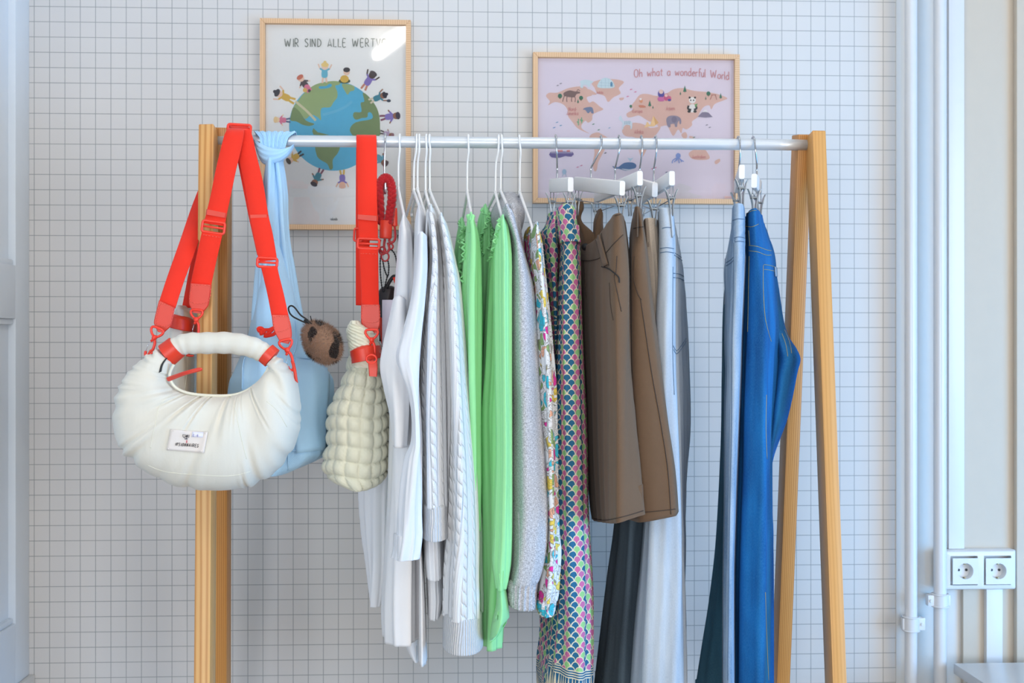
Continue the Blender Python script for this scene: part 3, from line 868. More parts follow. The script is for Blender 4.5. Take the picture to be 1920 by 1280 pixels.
A.poly(S3([(657, 328), (657, 300), (666, 292), (674, 302), (674, 330)]), (84, 140, 180))
for p in ([(575, 300), (680, 305)], [(566, 320), (684, 322)], [(590, 278), (590, 338)], [(620, 268), (620, 340)], [(645, 270), (645, 338)]): A.line(S3(p), 0.4, (150, 185, 208), 0)
A.poly(S3([(452, 500), (475, 486), (520, 485), (532, 528), (515, 528), (510, 515), (490, 530), (470, 505)]), (122, 138, 172), 3)
for p in ([(418, 570), (418, 620)], [(408, 590), (418, 605)], [(442, 560), (442, 605)], [(432, 575), (442, 590), (452, 580)]): A.line(S3(p), 1.8, (120, 180, 146))
A.poly(S3([(720, 565), (735, 545), (745, 565), (760, 590), (800, 585), (822, 600), (818, 645), (808, 645), (805, 620), (760, 618), (755, 648), (745, 645), (748, 600), (725, 580)]), (208, 224, 238), 2)
for x in (768, 780, 792, 804): A.line(S3([(x, 588), (x - 3, 612)]), 0.9, (120, 160, 180), 0)
A.poly(S3([(912, 638), (935, 590), (955, 620), (980, 548), (1020, 600), (985, 628), (950, 628)]), (240, 208, 160)); A.poly(S3([(980, 548), (1020, 600), (995, 618)]), (222, 180, 130))
# nesting dolls, plain
A.ell(1239.5, 176, 6, 8, (96, 92, 170)); A.ell(1239.5, 172, 4, 4.2, (236, 208, 200)); A.poly(S3([(1014, 410), (1062, 410), (1058, 438), (1018, 438)]), (206, 120, 176), 2)
A.ell(1249, 182, 4.6, 7, (200, 96, 140)); A.ell(1249, 179, 3, 3, (236, 208, 200)); A.ell(1255, 185, 3.6, 5, (206, 110, 150)); A.ell(1255, 187.5, 3.4, 2.2, (96, 92, 170))
GYE = (150, 146, 168)   # elephant
A.poly(S3([(1078, 570), (1100, 550), (1150, 548), (1185, 570), (1188, 605), (1178, 610), (1172, 585), (1160, 605), (1158, 630), (1142, 630), (1138, 610), (1110, 612), (1108, 633), (1090, 632), (1080, 605)]), GYE, 3); A.ell(1264, 224, 5, 6, (134, 130, 154))
A.ell(1298, 203, 6.5, 8, (236, 238, 240)); A.ell(1298, 188, 6.4, 6, (240, 242, 244))
for dx_, dy_, a_, b_2 in ((-5, -7, 2, 2), (5, -7, 2, 2)): A.ell(1298 + dx_, 190 + dy_, a_, b_2, (62, 66, 70))
A.ell(1295, 188, 1.3, 1.5, (62, 66, 70)); A.ell(1300.5, 188, 1.3, 1.5, (62, 66, 70))
A.line([(1291, 198), (1290, 204), (1296, 206)], 3.6, (62, 66, 70)); A.line([(1304, 198), (1306, 203), (1301, 206)], 3.6, (62, 66, 70))
A.ell(1292, 209, 3.2, 2.4, (62, 66, 70)); A.ell(1303, 209, 3.2, 2.4, (62, 66, 70)); A.poly([(1302, 196), (1308, 194), (1305, 202)], (110, 170, 110))
A.poly(S3([(1312, 556), (1355, 512), (1378, 510), (1425, 558), (1370, 562)]), (140, 136, 160)); A.poly(S3([(1345, 522), (1362, 503), (1375, 503), (1392, 524), (1370, 520)]), (236, 238, 246))
A.line(S3([(1405, 428), (1420, 395)]), 1.2, (180, 120, 110), 0); A.line(S3([(1455, 428), (1445, 395)]), 1.2, (180, 120, 110), 0); A.line(S3([(1412, 392), (1450, 392)]), 1.2, (180, 120, 110), 0)
A.poly(S3([(208, 820), (375, 820), (365, 855), (320, 850), (280, 862), (216, 860)]), (112, 104, 160), 2); A.line(S3([(212, 826), (372, 826)]), 0.8, (230, 226, 240), 0)
for sh_ in ((260, 806, 300, 818), (330, 806, 355, 818)): A.poly(S3([(sh_[0], sh_[1]), (sh_[2], sh_[1]), (sh_[2], sh_[3]), (sh_[0], sh_[3])]), (226, 150, 150))
A.poly(S3([(672, 925), (690, 930), (700, 915), (712, 935), (760, 902), (820, 898), (850, 915), (845, 940), (800, 955), (770, 960), (720, 945), (690, 945)]), (88, 124, 172), 3)
A.poly(S3([(740, 944), (800, 950), (840, 942), (800, 958), (765, 956)]), (206, 220, 236), 2); A.poly(S3([(785, 862), (800, 880), (806, 895), (815, 878), (832, 862), (806, 870)]), (176, 210, 230), 2)
OC = (136, 160, 220)
A.ell(1271.5, 292, 4.6, 5, OC)
for k in range(6): A.line([(1271, 295), (1271 - 9 + k * 3.6, 300 + (k % 2) * 2), (1271 - 11 + k * 4.4, 306 - (k % 3) * 2)], 1.8, OC)
A.ell(1058, 322, 4, 5, (170, 200, 226)); A.line([(1057, 325), (1054, 331)], 1, (170, 200, 226), 0); A.line([(1060, 325), (1062, 331)], 1, (170, 200, 226), 0)
A.poly(S3([(870, 470), (905, 470), (925, 485), (880, 487)]), (206, 140, 120), 2); A.ell(1202, 189, 3, 4, (222, 160, 130)); A.ell(1201, 186, 2.4, 2, (240, 240, 244))
for x, y, c in ((285, 308, (150, 150, 165)), (262, 322, (150, 150, 165)), (258, 598, (120, 170, 205)), (285, 622, (110, 165, 200)), (236, 638, (96, 150, 200)), (650, 640, (150, 180, 210)), (845, 370, (214, 130, 170)), (787, 404, (214, 130, 170)), (812, 352, (214, 130, 170)), (412, 934, (206, 130, 170)), (440, 922, (206, 130, 170)), (972, 945, (206, 130, 170)), (995, 938, (206, 130, 170)), (1380, 618, (140, 140, 160)), (1402, 636, (140, 140, 160)), (1078, 972, (110, 120, 150)), (620, 828, (90, 96, 110)), (570, 655, (90, 150, 130)), (1285, 710, (110, 150, 140)), (530, 612, (100, 150, 130))):
    A.poly(S3([(x - 12, y + 3), (x, y - 5), (x + 12, y - 3), (x, y + 4)]), c)
TXC = (206, 142, 146)
A.text('Oh what a wonderful World', 1189, 145, 14.5, TXC, 1.3, 1.13, 0.0, lambda x: -5.5 * math.sin((x - 1189) / 178 * PI) + 5.5 * (x - 1189) / 178)
for tx, x, y, h in (('Arktis', 555, 384, 20), ('Nord-', 345, 512, 26), ('Amerika', 330, 544, 26), ('Euro' + 'pa', 825, 526, 24), ('Asien', 1075, 508, 30), ('Afrika', 838, 682, 26), ('Australien', 1270, 868, 24)):
    A.text(tx, 980 + x / 4, 80 + y / 4, h / 4 * 1.05, TXC, 0.8, 1.15)
A.poly(S3([(1512, 1150), (1580, 1150), (1580, 1168), (1512, 1168)]), (232, 210, 214)); A.line(S3([(1520, 1160), (1570, 1160)]), 0.8, (206, 150, 160), 0)
A.done(fr2)
# ================================================================ BAGS
M_RED = fabric('orange_red_webbing', (243, 50, 28), 0.7, 1500, 0.35, 0.05, 0.02, 0.1)
M_REDL = plain('orange_red_leather', (226, 58, 32), 0.42, var=0.05)
M_REDP = plain('orange_red_plastic', (246, 60, 38), 0.35, var=0.01)
M_CREAM = fabric('cream_padded_nylon', (220, 215, 202), 0.5, 1400, 0.1, 0.55, 0.015, 0.15, wscale=20)
M_CREAM2 = fabric('cream_quilted_nylon', (226, 224, 202), 0.48, 1400, 0.1, 0.5, 0.03, 0.15, wscale=55)
M_BLUE = fabric('pale_blue_canvas', (176, 218, 250), 0.85, 900, 0.25, 0.25, 0.04, 0.2)
M_STEEL = plain('polished_steel', (205, 208, 212), 0.16, 1.0, var=0.0)
M_BLACK = plain('black_cord', (26, 26, 28), 0.6)
M_CREAMP = plain('cream_piping', (228, 224, 206), 0.5)


def loc2(x, y, ang, s, Y):
    c, sn = math.cos(ang), math.sin(ang)
    return lambda u, v, dy=0: P(x + s * (u * c - v * sn), y + s * (u * sn + v * c), Y + dy)


def rect_ring(name, x, y, wd, ht, ang, Y, parent, r=0.0022, mat=None, bar=True):
    L = loc2(x, y, ang, 1, Y); bm = bmesh.new(); c = 4; pts = []
    for qx, qy, a0 in ((1, -1, -PI / 2), (1, 1, 0), (-1, 1, PI / 2), (-1, -1, PI)):
        for i in range(4):
            a = a0 + i * PI / 6; pts.append(L(qx * (wd / 2 - c) + c * math.cos(a), qy * (ht / 2 - c) + c * math.sin(a)))
    tube(bm, pts, r, 8, True)
    if bar: tube(bm, [L(-wd / 2, 0), L(wd / 2, 0)], r * 0.8, 8)
    return link(name, bm, mat or M_REDP, parent)


def clasp(x, y, ang, s, Y, parent, mat=None):
    """ring, swivel and lobster hook, hanging down from x,y"""
    L = loc2(x, y, ang, s, Y); mat = mat or M_REDP
    bm = bmesh.new()
    pts = [L(u, v) for u, v in [(-11, 2), (-13, 8), (-9, 15), (-3, 20), (3, 20), (9, 15), (13, 8), (11, 2), (0, 1)]]
    tube(bm, [Vector(p) for p in spline([tuple(p) for p in pts], 3, True)], 0.0021, 8, True)
    o = link('clasp_ring', bm, mat, parent)
    bm = bmesh.new()
    tube(bm, [L(0, 17), L(0, 20), L(0, 25), L(0, 28)], [0.003, 0.0048, 0.0042, 0.003], 12)
    pts = [L(u, v) for u, v in [(0, 26), (4, 30), (6, 38), (6, 50), (5, 60), (0, 65), (-5, 61), (-6, 55)]]
    tube(bm, [Vector(p) for p in spline([tuple(p) for p in pts], 4)], 0.0024, 8)
    tube(bm, [L(0, 26), L(-4, 32)], 0.0022, 8)
    h = link('clasp_hook', bm, mat, parent)
    bm = bmesh.new()
    for d in (-0.001, 0.001): tube(bm, [L(-4, 32, d), L(-7, 44, d), L(-6, 56, d)], 0.0005, 6)
    link('clasp_gate', bm, M_STEEL, h)
    return o


def leather_tab(name, edges, Y, parent, th=0.004):
    bm = bmesh.new(); ribbon(bm, [(a, b, c, d, Y) for a, b, c, d in edges], th, 4)
    return link(name, bm, M_REDL, parent, True, 40)


def stitch(name, pts, Y, parent, mat, r=0.0005):
    bm = bmesh.new(); pp = spline(pts, 6)
    P3 = [P(x, y, Y) for x, y in pp]; L = 0; run = [P3[0]]
    acc = 0
    for i in range(1, len(P3)):
        d = P3[i] - P3[i - 1]; n = max(1, int(d.length / 0.0032))
        for k in range(n):
            a = P3[i - 1] + d * (k / n); b = P3[i - 1] + d * ((k + 0.62) / n)
            tube(bm, [a, b], r, 5)
    return link(name, bm, mat, parent)


M_THREAD = plain('orange_thread', (250, 110, 88), 0.6)

# ---------------- front crescent bag
def crescent(label, pairs, Yc, Tm, loc, seed, mat):
    th = thing('shoulder_bag', label, 'bag', loc, 'cream crescent bags')
    rnd = random.Random(seed)
    pr = spline([tuple(map(float, a + b)) for a, b in pairs], 14)
    N = len(pr); rings = []; uvs = []; M = 72
    creases = [(rnd.random(), rnd.uniform(.004, .013), rnd.uniform(0.0022, 0.0058), rnd.choice((0, 1, 1)), rnd.uniform(0.25, 0.7)) for _ in range(34)]
    for i, q in enumerate(pr):
        s = i / (N - 1)
        I = P(q[0], q[1], Yc); O = P(q[2], q[3], Yc)
        T = Tm * (0.26 + 0.74 * math.sin(PI * min(max(s, 0.0), 1.0)) ** 0.7)
        ring = []; uv = []
        for k in range(M):
            ph = 2 * PI * k / M
            c, sn = math.cos(ph), math.sin(ph)
            wv = 0.5 - 0.5 * math.copysign(abs(c) ** 0.8, c)
            wv2 = wv
            d = 0
            for cs, cw, ca, end, ln in creases:
                e = (s - cs - 0.05 * (wv - .5) * (cs * 7 % 1 - .5)) / cw
                if abs(e) < 3:
                    g = wv if end else 1 - wv
                    fall = max(0.0, 1 - (1 - g) / ln)
                    d += ca * fall * (-math.exp(-e * e) + 0.55 * math.exp(-(abs(e) - 1.7) ** 2))
            d += 0.0035 * math.sin(5.5 * 2 * PI * s + 2.5 * wv) * abs(sn) + 0.0014 * math.sin(31 * s + 9 * wv) * abs(sn)
            Yo = -(T + d * 0.85) * math.copysign(abs(sn) ** 0.75, sn)
            p = I.lerp(O, wv2)
            p = p + (O - I).normalized() * (d * 0.9 * (wv - 0.4)) + Vector((0, Yo, 0))
            # the mouth: the front and back panels meet in a shallow groove
            ring.append(p); uv.append((k / M * 0.3, s * 0.6))
        uv.append((0.3, s * 0.6)); rings.append(ring); uvs.append(uv)
    bm = bmesh.new(); skin_rings(bm, rings, uvs)
    body = link('bag_body', bm, mat, th)
    return th, body


PAIRS = [((326, 679), (296, 655)), ((322, 697), (268, 673)), ((320, 712), (243, 700)), ((331, 727), (224, 742)), ((350, 736), (217, 790)), ((370, 739), (228, 830)), ((392, 741), (264, 870)),
         ((412, 741), (317, 903)), ((431, 740), (375, 915)), ((446, 737), (437, 916)), ((460, 732), (492, 901)), ((474, 723), (533, 865)), ((487, 712), (557, 818)), ((497, 700), (562, 770)), ((504, 692), (555, 718)), ((506, 687), (538, 687)), ((501, 685), (518, 665))]
YB = -0.245
bag, body = crescent('large cream crescent bag with a name patch, hanging in front at the left', PAIRS, YB, 0.072, (P(390, 916, YB).x, YB, P(390, 916, YB).z), 5, M_CREAM)
tree_ = bvh(body)
bm = bmesh.new(); pts = [(326, 683), (318, 703), (327, 724), (350, 736), (387, 741), (431, 741), (458, 734), (483, 718), (499, 698), (503, 688)]
tube(bm, [P(x, y, YB - 0.022) for x, y in spline(pts, 5)], 0.0024, 8); link('piping', bm, M_CREAMP, bag)
bm = bmesh.new()
for p_ in ([(434, 742), (442, 770), (450, 810), (462, 860)], [(500, 752), (520, 770), (538, 800)], [(277, 872), (310, 884), (370, 890), (430, 892), (470, 884)], [(322, 738), (300, 760), (290, 800), (282, 840)]): seam(bm, tree_, p_, 0.0006, lift=0.0)
link('seam', bm, M_CREAMP, bag)
bm = bmesh.new(); pts = [(312, 671), (304, 683), (300, 697)]
q = [on_surface(tree_, x, y, 0.0006) for x, y in spline(pts, 10)]
for i, h in enumerate(q):
    if h: box(bm, h[0], (0.004, 0.002, 0.0012), Euler((0, -0.5, 0)))
link('zip_teeth', bm, M_BLACK, bag, False)
# top handle
hp = [(318, 660), (333, 650), (352, 644), (387, 643), (431, 643), (470, 650), (492, 660), (505, 668)]
bm = bmesh.new(); sp = spline([tuple(P(x, y, YB)) for x, y in hp], 8); n_ = len(sp)
tube(bm, [Vector(p) for p in sp], [0.0175 * (0.86 + 0.14 * math.sin(PI * i / (n_ - 1))) + 0.0006 * math.sin(i * 1.1) for i in range(n_)], 28)
link('handle', bm, M_CREAM, bag)
for quad, nm in (([(306, 645.5), (335.5, 672)], 0), ([(498, 652), (509, 675)], 1)):
    pass
def sleeve_band(p0, p1, r0, r1, Y, parent, mat, flat=1.0, name='leather_band'):
    bm = bmesh.new(); a, b = P(p0[0], p0[1], Y), P(p1[0], p1[1], Y)
    pts = [a, a.lerp(b, 0.03), a.lerp(b, 0.5), a.lerp(b, 0.97), b]
    tube(bm, pts, [r0 - .002, r0, (r0 + r1) / 2, r1, r1 - .002], 28, False, flat); return link(name, bm, mat, parent, True, 50)
sleeve_band((312, 666), (332, 650), 0.0200, 0.0190, YB, bag, M_REDL)
sleeve_band((498, 661), (511, 672), 0.0175, 0.0175, YB, bag, M_REDL)
# zip puller
bm = bmesh.new(); ribbon(bm, [(313, 707, 317, 715, YB - 0.045), (345, 696, 348, 703, YB - 0.075), (372, 689, 375, 696, YB - 0.082), (377, 690, 380, 693, YB - 0.082)], 0.004); link('zip_puller', bm, M_REDL, bag, True, 40)
# brand patch
bm = bmesh.new(); patch(bm, tree_, [(321, 804), (391, 810), (383, 849), (313, 843)], 14, 10, 0.0025, 0.0015)
M_PATCH = plain('blush_leather_patch', (226, 216, 208), 0.55, var=0.01)
pt = link('name_patch', bm, M_PATCH, bag)
def surf_text(txt, x, y, h, rot, tree, mat, parent, name, wd=0.0005, gap=1.2, sh=0.0, lift=0.0034):
    bm = bmesh.new()
    for ch in txt:
        st, adv = GLYPH.get(ch, ([], 0.45))
        for stroke in st:
            run = []
            for gx, gy in (spline(stroke, 3) if len(stroke) > 3 else spline(stroke, 2)):
                u = (gx + sh * gy) * h; v = -gy * h
                hh = on_surface(tree, x + u * math.cos(rot) - v * math.sin(rot), y + u * math.sin(rot) + v * math.cos(rot), lift)
                if hh: run.append(hh[0])
            if len(run) > 1: tube(bm, run, wd, 5)
        x += adv * h * gap * math.cos(rot); y += adv * h * gap * math.sin(rot)
    return link(name, bm, mat, parent)
M_INK = plain('black_print', (40, 36, 42), 0.5); M_INKR = plain('red_print', (226, 70, 84), 0.5)
GLYPH['I'] = ([[(.1, 0), (.1, 1)]], .3)
surf_text('VISIONNAIRES', 328.5, 834.5, 5.6, 0.085, tree_, M_INK, pt, 'lettering', 0.00036, 1.42, 0.2)
surf_text('UNI', 344.5, 819.5, 6.0, 0.085, tree_, M_INK, pt, 'lettering', 0.00042, 1.4)
surf_text('X', 349.5, 829.5, 4.8, 0.085, tree_, M_INKR, pt, 'lettering', 0.0004)
surf_text('*8*8888*', 346, 822.5, 1.8, 0.085, tree_, M_INK, pt, 'lettering', 0.00022, 1.3)
bm = bmesh.new(); patch(bm, tree_, [(361, 808.5), (383, 810.5), (382, 820.5), (360, 819)], 4, 3, 0.0040, 0.0003)
stk = link('price_sticker', bm, plain('white_sticker', (226, 224, 236), 0.4), pt)
surf_text('C *8', 363, 818, 4.2, 0.085, tree_, plain('violet_print', (150, 140, 190), 0.5), stk, 'lettering', 0.0003, 1.5, 0, 0.0046)
for x, y in ((326, 806.5), (386.5, 812.5), (317, 840.5), (379, 846)):
    h = on_surface(tree_, x, y, 0.0034)
    if h: bm = bmesh.new(); tube(bm, [h[0], h[0] + Vector((0, -0.0006, 0))], 0.0012, 8); link('rivet', bm, M_PATCH, pt)
bm = bmesh.new(); h = on_surface(tree_, 332, 901, 0.001)
# side tabs that carry the strap
bm = bmesh.new(); ribbon(bm, [(270, 672, 277, 668, YB - 0.01), (277, 662, 283, 660, YB - .01), (281, 655, 287, 656, YB - .01)], 0.003); link('strap_loop', bm, M_REDL, bag)
bm = bmesh.new(); ribbon(bm, [(545, 676, 553, 682, YB + 0.01), (549, 692, 556, 696, YB), (552, 712, 559, 718, YB)], 0.003); link('strap_loop', bm, M_REDL, bag)

# strap of the front bag: left arm behind the post, over the rail, right arm in front
def strap_thing(label, loc): return thing('bag_strap', label, 'bag strap', loc, 'orange-red webbing straps')
st = strap_thing('orange-red webbing strap with a buckle over the rail end, carrying the front cream crescent bag', tuple(P(450, 262, 0)))
bm = bmesh.new()
ribbon(bm, [(298, 566, 329, 578, -0.16), (313, 520, 345, 528, -0.13), (336, 455, 369, 463, -0.085), (362, 380, 394, 388, -0.005), (390, 312, 420, 318, 0.048), (412, 262, 442, 268, 0.050), (422, 243, 455, 247, 0.030), (428, 235, 462, 236, 0.0), (434, 242, 468, 240, -0.026), (440, 262, 474, 258, -0.040),
            (448, 300, 482, 294, -0.055), (459, 350, 494, 345, -0.075), (468, 402, 503, 401, -0.095), (475, 440, 511, 436, -0.115), (484, 482, 518, 476, -0.130), (488, 490, 519, 487, -0.132)], 0.0022)
link('webbing', bm, M_RED, st)
bm = bmesh.new()
ribbon(bm, [(489, 500, 520, 498, -0.134), (494, 520, 523, 514, -0.138), (502, 555, 532, 550, -0.16), (509, 592, 541, 591, -0.185)], 0.0022)
link('webbing', bm, M_RED, st)
bm = bmesh.new()   # second ply behind
ribbon(bm, [(440, 275, 446, 270, -0.028), (455, 350, 470, 350, -0.060), (466, 405, 480, 405, -0.083), (476, 450, 492, 450, -0.105), (482, 478, 505, 478, -0.122)], 0.002)
link('webbing', bm, M_RED, st)
rect_ring('buckle', 448.5, 243, 43, 19, 0.06, -0.030, st, 0.0024)
rect_ring('buckle', 501, 492, 37, 17, 0.06, -0.133, st, 0.0024)
leather_tab('keeper', [(467, 403, 503, 402), (468, 413.5, 504, 412.5)], -0.0965, st, 0.006)
leather_tab('leather_tab', [(509, 590, 541, 591), (512, 612, 546, 612), (516, 624, 547, 632), (525, 641, 541, 645)], -0.19, st)
leather_tab('leather_tab', [(298, 563, 328, 577), (289, 600, 322, 606), (290, 610, 319, 613), (296, 622, 307, 624)], -0.17, st)
for pts, Y in (([(512, 594), (538, 594), (542, 614), (517, 621), (512, 594)], -0.1935), ([(300, 568), (324, 578), (318, 608), (293, 607), (300, 568)], -0.1735)):
    stitch('stitching', pts, Y, st, M_THREAD)
clasp(534, 636, -0.22, 0.92, -0.2, st); clasp(297, 614, 0.38, 0.9, -0.19, st)

# ---------------- second crescent bag behind, seen edge-on, with its own strap
PAIRS2 = [((338, 592), (372, 590)), ((326, 640), (373, 640)), ((330, 700), (374, 700)), ((330, 760), (374, 760)), ((332, 820), (372, 820)), ((340, 860), (366, 860))]
b2 = thing('shoulder_bag', 'cream crescent bag seen edge-on behind the large front one, by the left post', 'bag', tuple(P(350, 870, -0.03)), 'cream crescent bags')
bm = loft([(578, 342, 362), (584, 337, 369), (600, 331, 373), (640, 322, 373.5), (700, 325, 374), (760, 322, 374), (820, 326, 372), (860, 334, 366)], -0.09, 0.09, 2.4, 0.0, ((0.002, 0.05, 0.4, 1.0), (0.0015, 0.031, 2, -1)), 90, 8, 0)
link('bag_body', bm, M_CREAM, b2)
bm = loft([(598, 322, 366), (608, 320, 367), (620, 319, 366)], -0.10, 0.02, 2.6, 0, (), 60, 4, 0, tilt=0)
for v in bm.verts: v.co.z -= (v.co.x - P(344, 600, -0.1).x) * 0.22
link('leather_band', bm, M_REDL, b2)
bm = bmesh.new(); ribbon(bm, [(349, 660, 349, 668, -0.104), (358, 665, 358, 669, -0.104), (363, 665, 363, 668, -0.104)], 0.003); link('zip_puller', bm, M_REDL, b2)
tr_ = bvh(b2.children[0])
bm = bmesh.new(); seam(bm, tr_, [(349, 640), (352, 680), (346, 735)], 0.0006); seam(bm, tr_, [(371, 672), (372, 700), (371, 735)], 0.0012); link('seam', bm, M_CREAMP, b2)
st2 = strap_thing('orange-red webbing strap in front of the left post, carrying the rear cream bag', tuple(P(425, 262, 0)))
bm = bmesh.new()
ribbon(bm, [(431, 240, 452, 242, -0.012), (425, 244, 458, 246, -0.046), (418, 262, 452, 280, -0.060), (404, 320, 442, 322, -0.075), (395, 365, 433, 366, -0.085), (386, 402, 425, 404, -0.092), (382, 418, 422, 424, -0.097)], 0.0022)
link('webbing', bm, M_RED, st2)
bm = bmesh.new()
ribbon(bm, [(379, 433, 417, 438, -0.098), (376, 445, 415, 450, -0.10), (366, 490, 405, 493, -0.105), (357, 532, 396, 535, -0.11)], 0.0022)
link('webbing', bm, M_RED, st2)
bm = bmesh.new()
ribbon(bm, [(341, 577, 364, 577, -0.045), (350, 530, 372, 530, -0.035), (360, 480, 382, 480, -0.025), (371, 430, 398, 430, -0.01)], 0.0022)
link('webbing', bm, M_RED, st2)
bm = bmesh.new()
ribbon(bm, [(391, 430, 416, 430, 0.0395), (405, 360, 430, 360, 0.0400), (412, 290, 440, 290, 0.0400), (420, 250, 446, 250, 0.036), (427, 239.5, 450, 240, 0.012), (431, 240, 452, 242, -0.012)], 0.0022)
link('webbing', bm, M_RED, st2)
rect_ring('buckle', 400, 426, 42, 21, 0.14, -0.098, st2, 0.0024)
leather_tab('keeper', [(387, 392, 426, 400), (385.5, 402, 424, 409)], -0.094, st2, 0.006)
leather_tab('leather_tab', [(357, 531, 397, 534), (354, 566, 392, 568), (357, 575, 388, 577), (361, 586, 378, 588)], -0.113, st2)
stitch('stitching', [(360, 535), (393, 537), (389, 566), (357, 565), (360, 535)], -0.1165, st2, M_THREAD)
stitch('stitching', [(381, 440), (413, 445)], -0.1015, st2, M_THREAD)
clasp(369, 580, 0.05, 0.85, -0.118, st2)

# ---------------- pale blue sling bag knotted on the rail
sl = thing('sling_bag', 'pale blue fabric sling bag knotted around the rail near the left post', 'bag', tuple(P(540, 892, -0.02)))
YS = -0.01
# body
bm = loft([(455, 500, 524, -.045, .0), (500, 491, 541, -.055, .01), (556, 480, 557, -.07, .05), (590, 476, 564), (624, 469, 571), (650, 460, 580), (671, 452, 592), (700, 440, 610), (719, 434, 618), (760, 432, 617), (800, 436, 613), (841, 445, 612), (860, 455, 606), (878, 470, 580), (893, 490, 546)], -0.085, 0.075, 2.3, 0.0,
          ((0.0022, 0.085, 0.5, 0.8), (0.0014, 0.043, 2.0, -1.2)), 120, 8, 0, wob=0.006, seed=4)
sb_ = link('bag_body', bm, M_BLUE, sl)
tS = bvh(sb_)
# front pocket panel
pk = [(553, 671), (585, 672), (612, 679), (621, 690), (619, 720), (614, 760), (611, 800), (604, 842), (575, 850), (560, 800), (556, 720)]
bm = bmesh.new(); patch(bm, tS, [(553, 671), (617, 684), (610, 842), (556, 850)], 14, 20, 0.003, 0.003); link('pocket', bm, M_BLUE, sl)
bm = bmesh.new()
for pts in ([(553, 671), (585, 673), (615, 684)], [(540, 845), (580, 842), (610, 830)], [(541, 700), (541, 780), (540, 890)], [(455, 730), (456, 690), (460, 670)], [(553, 600), (556, 640), (548, 672)]):
    seam(bm, tS, pts, 0.0011, lift=0.0015)
link('seam', bm, M_BLUE, sl)
# tails of the knot
bm = loft([(300, 500, 516), (330, 496, 519), (380, 492, 521), (440, 487, 523), (500, 482, 524), (560, 476, 530), (600, 472, 534)], -0.05, 0.0, 2.1, 0, ((0.0022, 0.026, 1.0, 0.4), (0.0012, 0.013, 0.4, 0.5)), 64, 6, 0, seed=2)
link('tie', bm, M_BLUE, sl)
bm = loft([(298, 514, 530), (330, 516, 535), (363, 518, 538), (400, 520, 538), (450, 522, 541), (500, 523, 549), (553, 525, 558), (600, 528, 566), (640, 532, 572)], -0.038, 0.01, 2.1, 0, ((0.002, 0.024, 2.0, -0.4), (0.001, 0.012, 0.4, -0.5)), 64, 6, 0, seed=3)
link('tie', bm, M_BLUE, sl)
# pleated wrap over the rail: seen from the front as pleats fanning down into the knot
bm = bmesh.new(); rings = []; uvs = []
path = []
for i in range(23):
    a = -PI * 0.08 + (PI * 1.02) * i / 22          # around the rail from back-bottom over the top to front
    path.append((0.0155 * math.cos(a), zr + 0.0155 * math.sin(a)))
path = path + [(-0.0195, zr - 0.008), (-0.024, zr - 0.020), (-0.027, zr - 0.034)]
xl_, xr__ = P(474, 262, -.02).x, P(552, 262, -.02).x; xm_ = P(512, 262, -.02).x
NX = 120
for i, (yy, zz) in enumerate(path):
    t_ = max(0.0, (i - 15) / (len(path) - 16)); k = 1 - 0.50 * t_ ** 1.3
    ring = []; inner = []
    for j in range(NX + 1):
        u = j / NX; x = xl_ + (xr__ - xl_) * u; x = xm_ + (x - xm_) * k
        rp = (0.5 + 0.5 * math.sin(2 * PI * u * 6.5 + 1.2 * t_)) ** 0.6 * 0.0020 + 0.0008 * math.sin(2 * PI * u * 21)
        dirv = Vector((0, yy, zz - zr)).normalized() if i < 23 else Vector((0, -1, 0.1))
        ring.append(Vector((x, yy, zz)) + dirv * (rp + 0.0005)); inner.append(Vector((x, yy, zz)) + dirv * (rp - 0.0010))
    rings.append(ring + inner[::-1]); uvs.append([(j / NX * .08, i * 0.004) for j in range(2 * NX + 3)])
skin_rings(bm, rings, uvs)
link('rail_wrap', bm, M_BLUE, sl)
# crossing band of the knot
def fold_band(pts, name):
    bm = bmesh.new(); sp = spline(pts, 6); rings = []; uvs = []
    for i, (x0, y0, x1, y1, Y) in enumerate(sp):
        a = P(x0, y0, Y); b = P(x1, y1, Y); ring = []
        for k in range(36):
            th_ = 2 * PI * k / 36; c, s_ = math.cos(th_), math.sin(th_)
            u = 0.5 - 0.5 * c; hgt = 0.009 * math.copysign(abs(s_) ** 0.7, s_) * (1 + 0.12 * math.sin(u * 20 + i * .3))
            ring.append(a.lerp(b, u) + Vector((0, -hgt, 0)))
        rings.append(ring); uvs.append([(k / 36 * .06, i * .005) for k in range(37)])
    skin_rings(bm, rings, uvs); return link(name, bm, M_BLUE, sl)
fold_band([(478, 262, 480, 274, -0.012), (487, 268, 484, 291, -0.026), (505, 276, 500, 305, -0.036), (524, 279, 522, 304, -0.038), (540, 277, 540, 292, -0.030), (551, 271, 550, 276, -0.012)], 'knot')
fold_band([(476, 258, 482, 284, -0.004), (492, 286, 492, 306, -0.02), (510, 296, 512, 309, -0.024), (528, 290, 532, 302, -0.02)], 'knot')
# red strap end knot beside it
bm = bmesh.new(); tube(bm, [P(x, y, -0.16) for x, y in spline([(487, 622), (484, 616), (490, 615), (496, 621), (489, 626), (493, 619), (505, 618), (514, 614), (506, 622), (496, 630), (512, 627), (517, 622)], 4)], 0.003, 8)
tag(link('cord_knot', bm, M_RED, None), 'small knotted orange-red cord end beside the right arm of the front strap', 'cord')
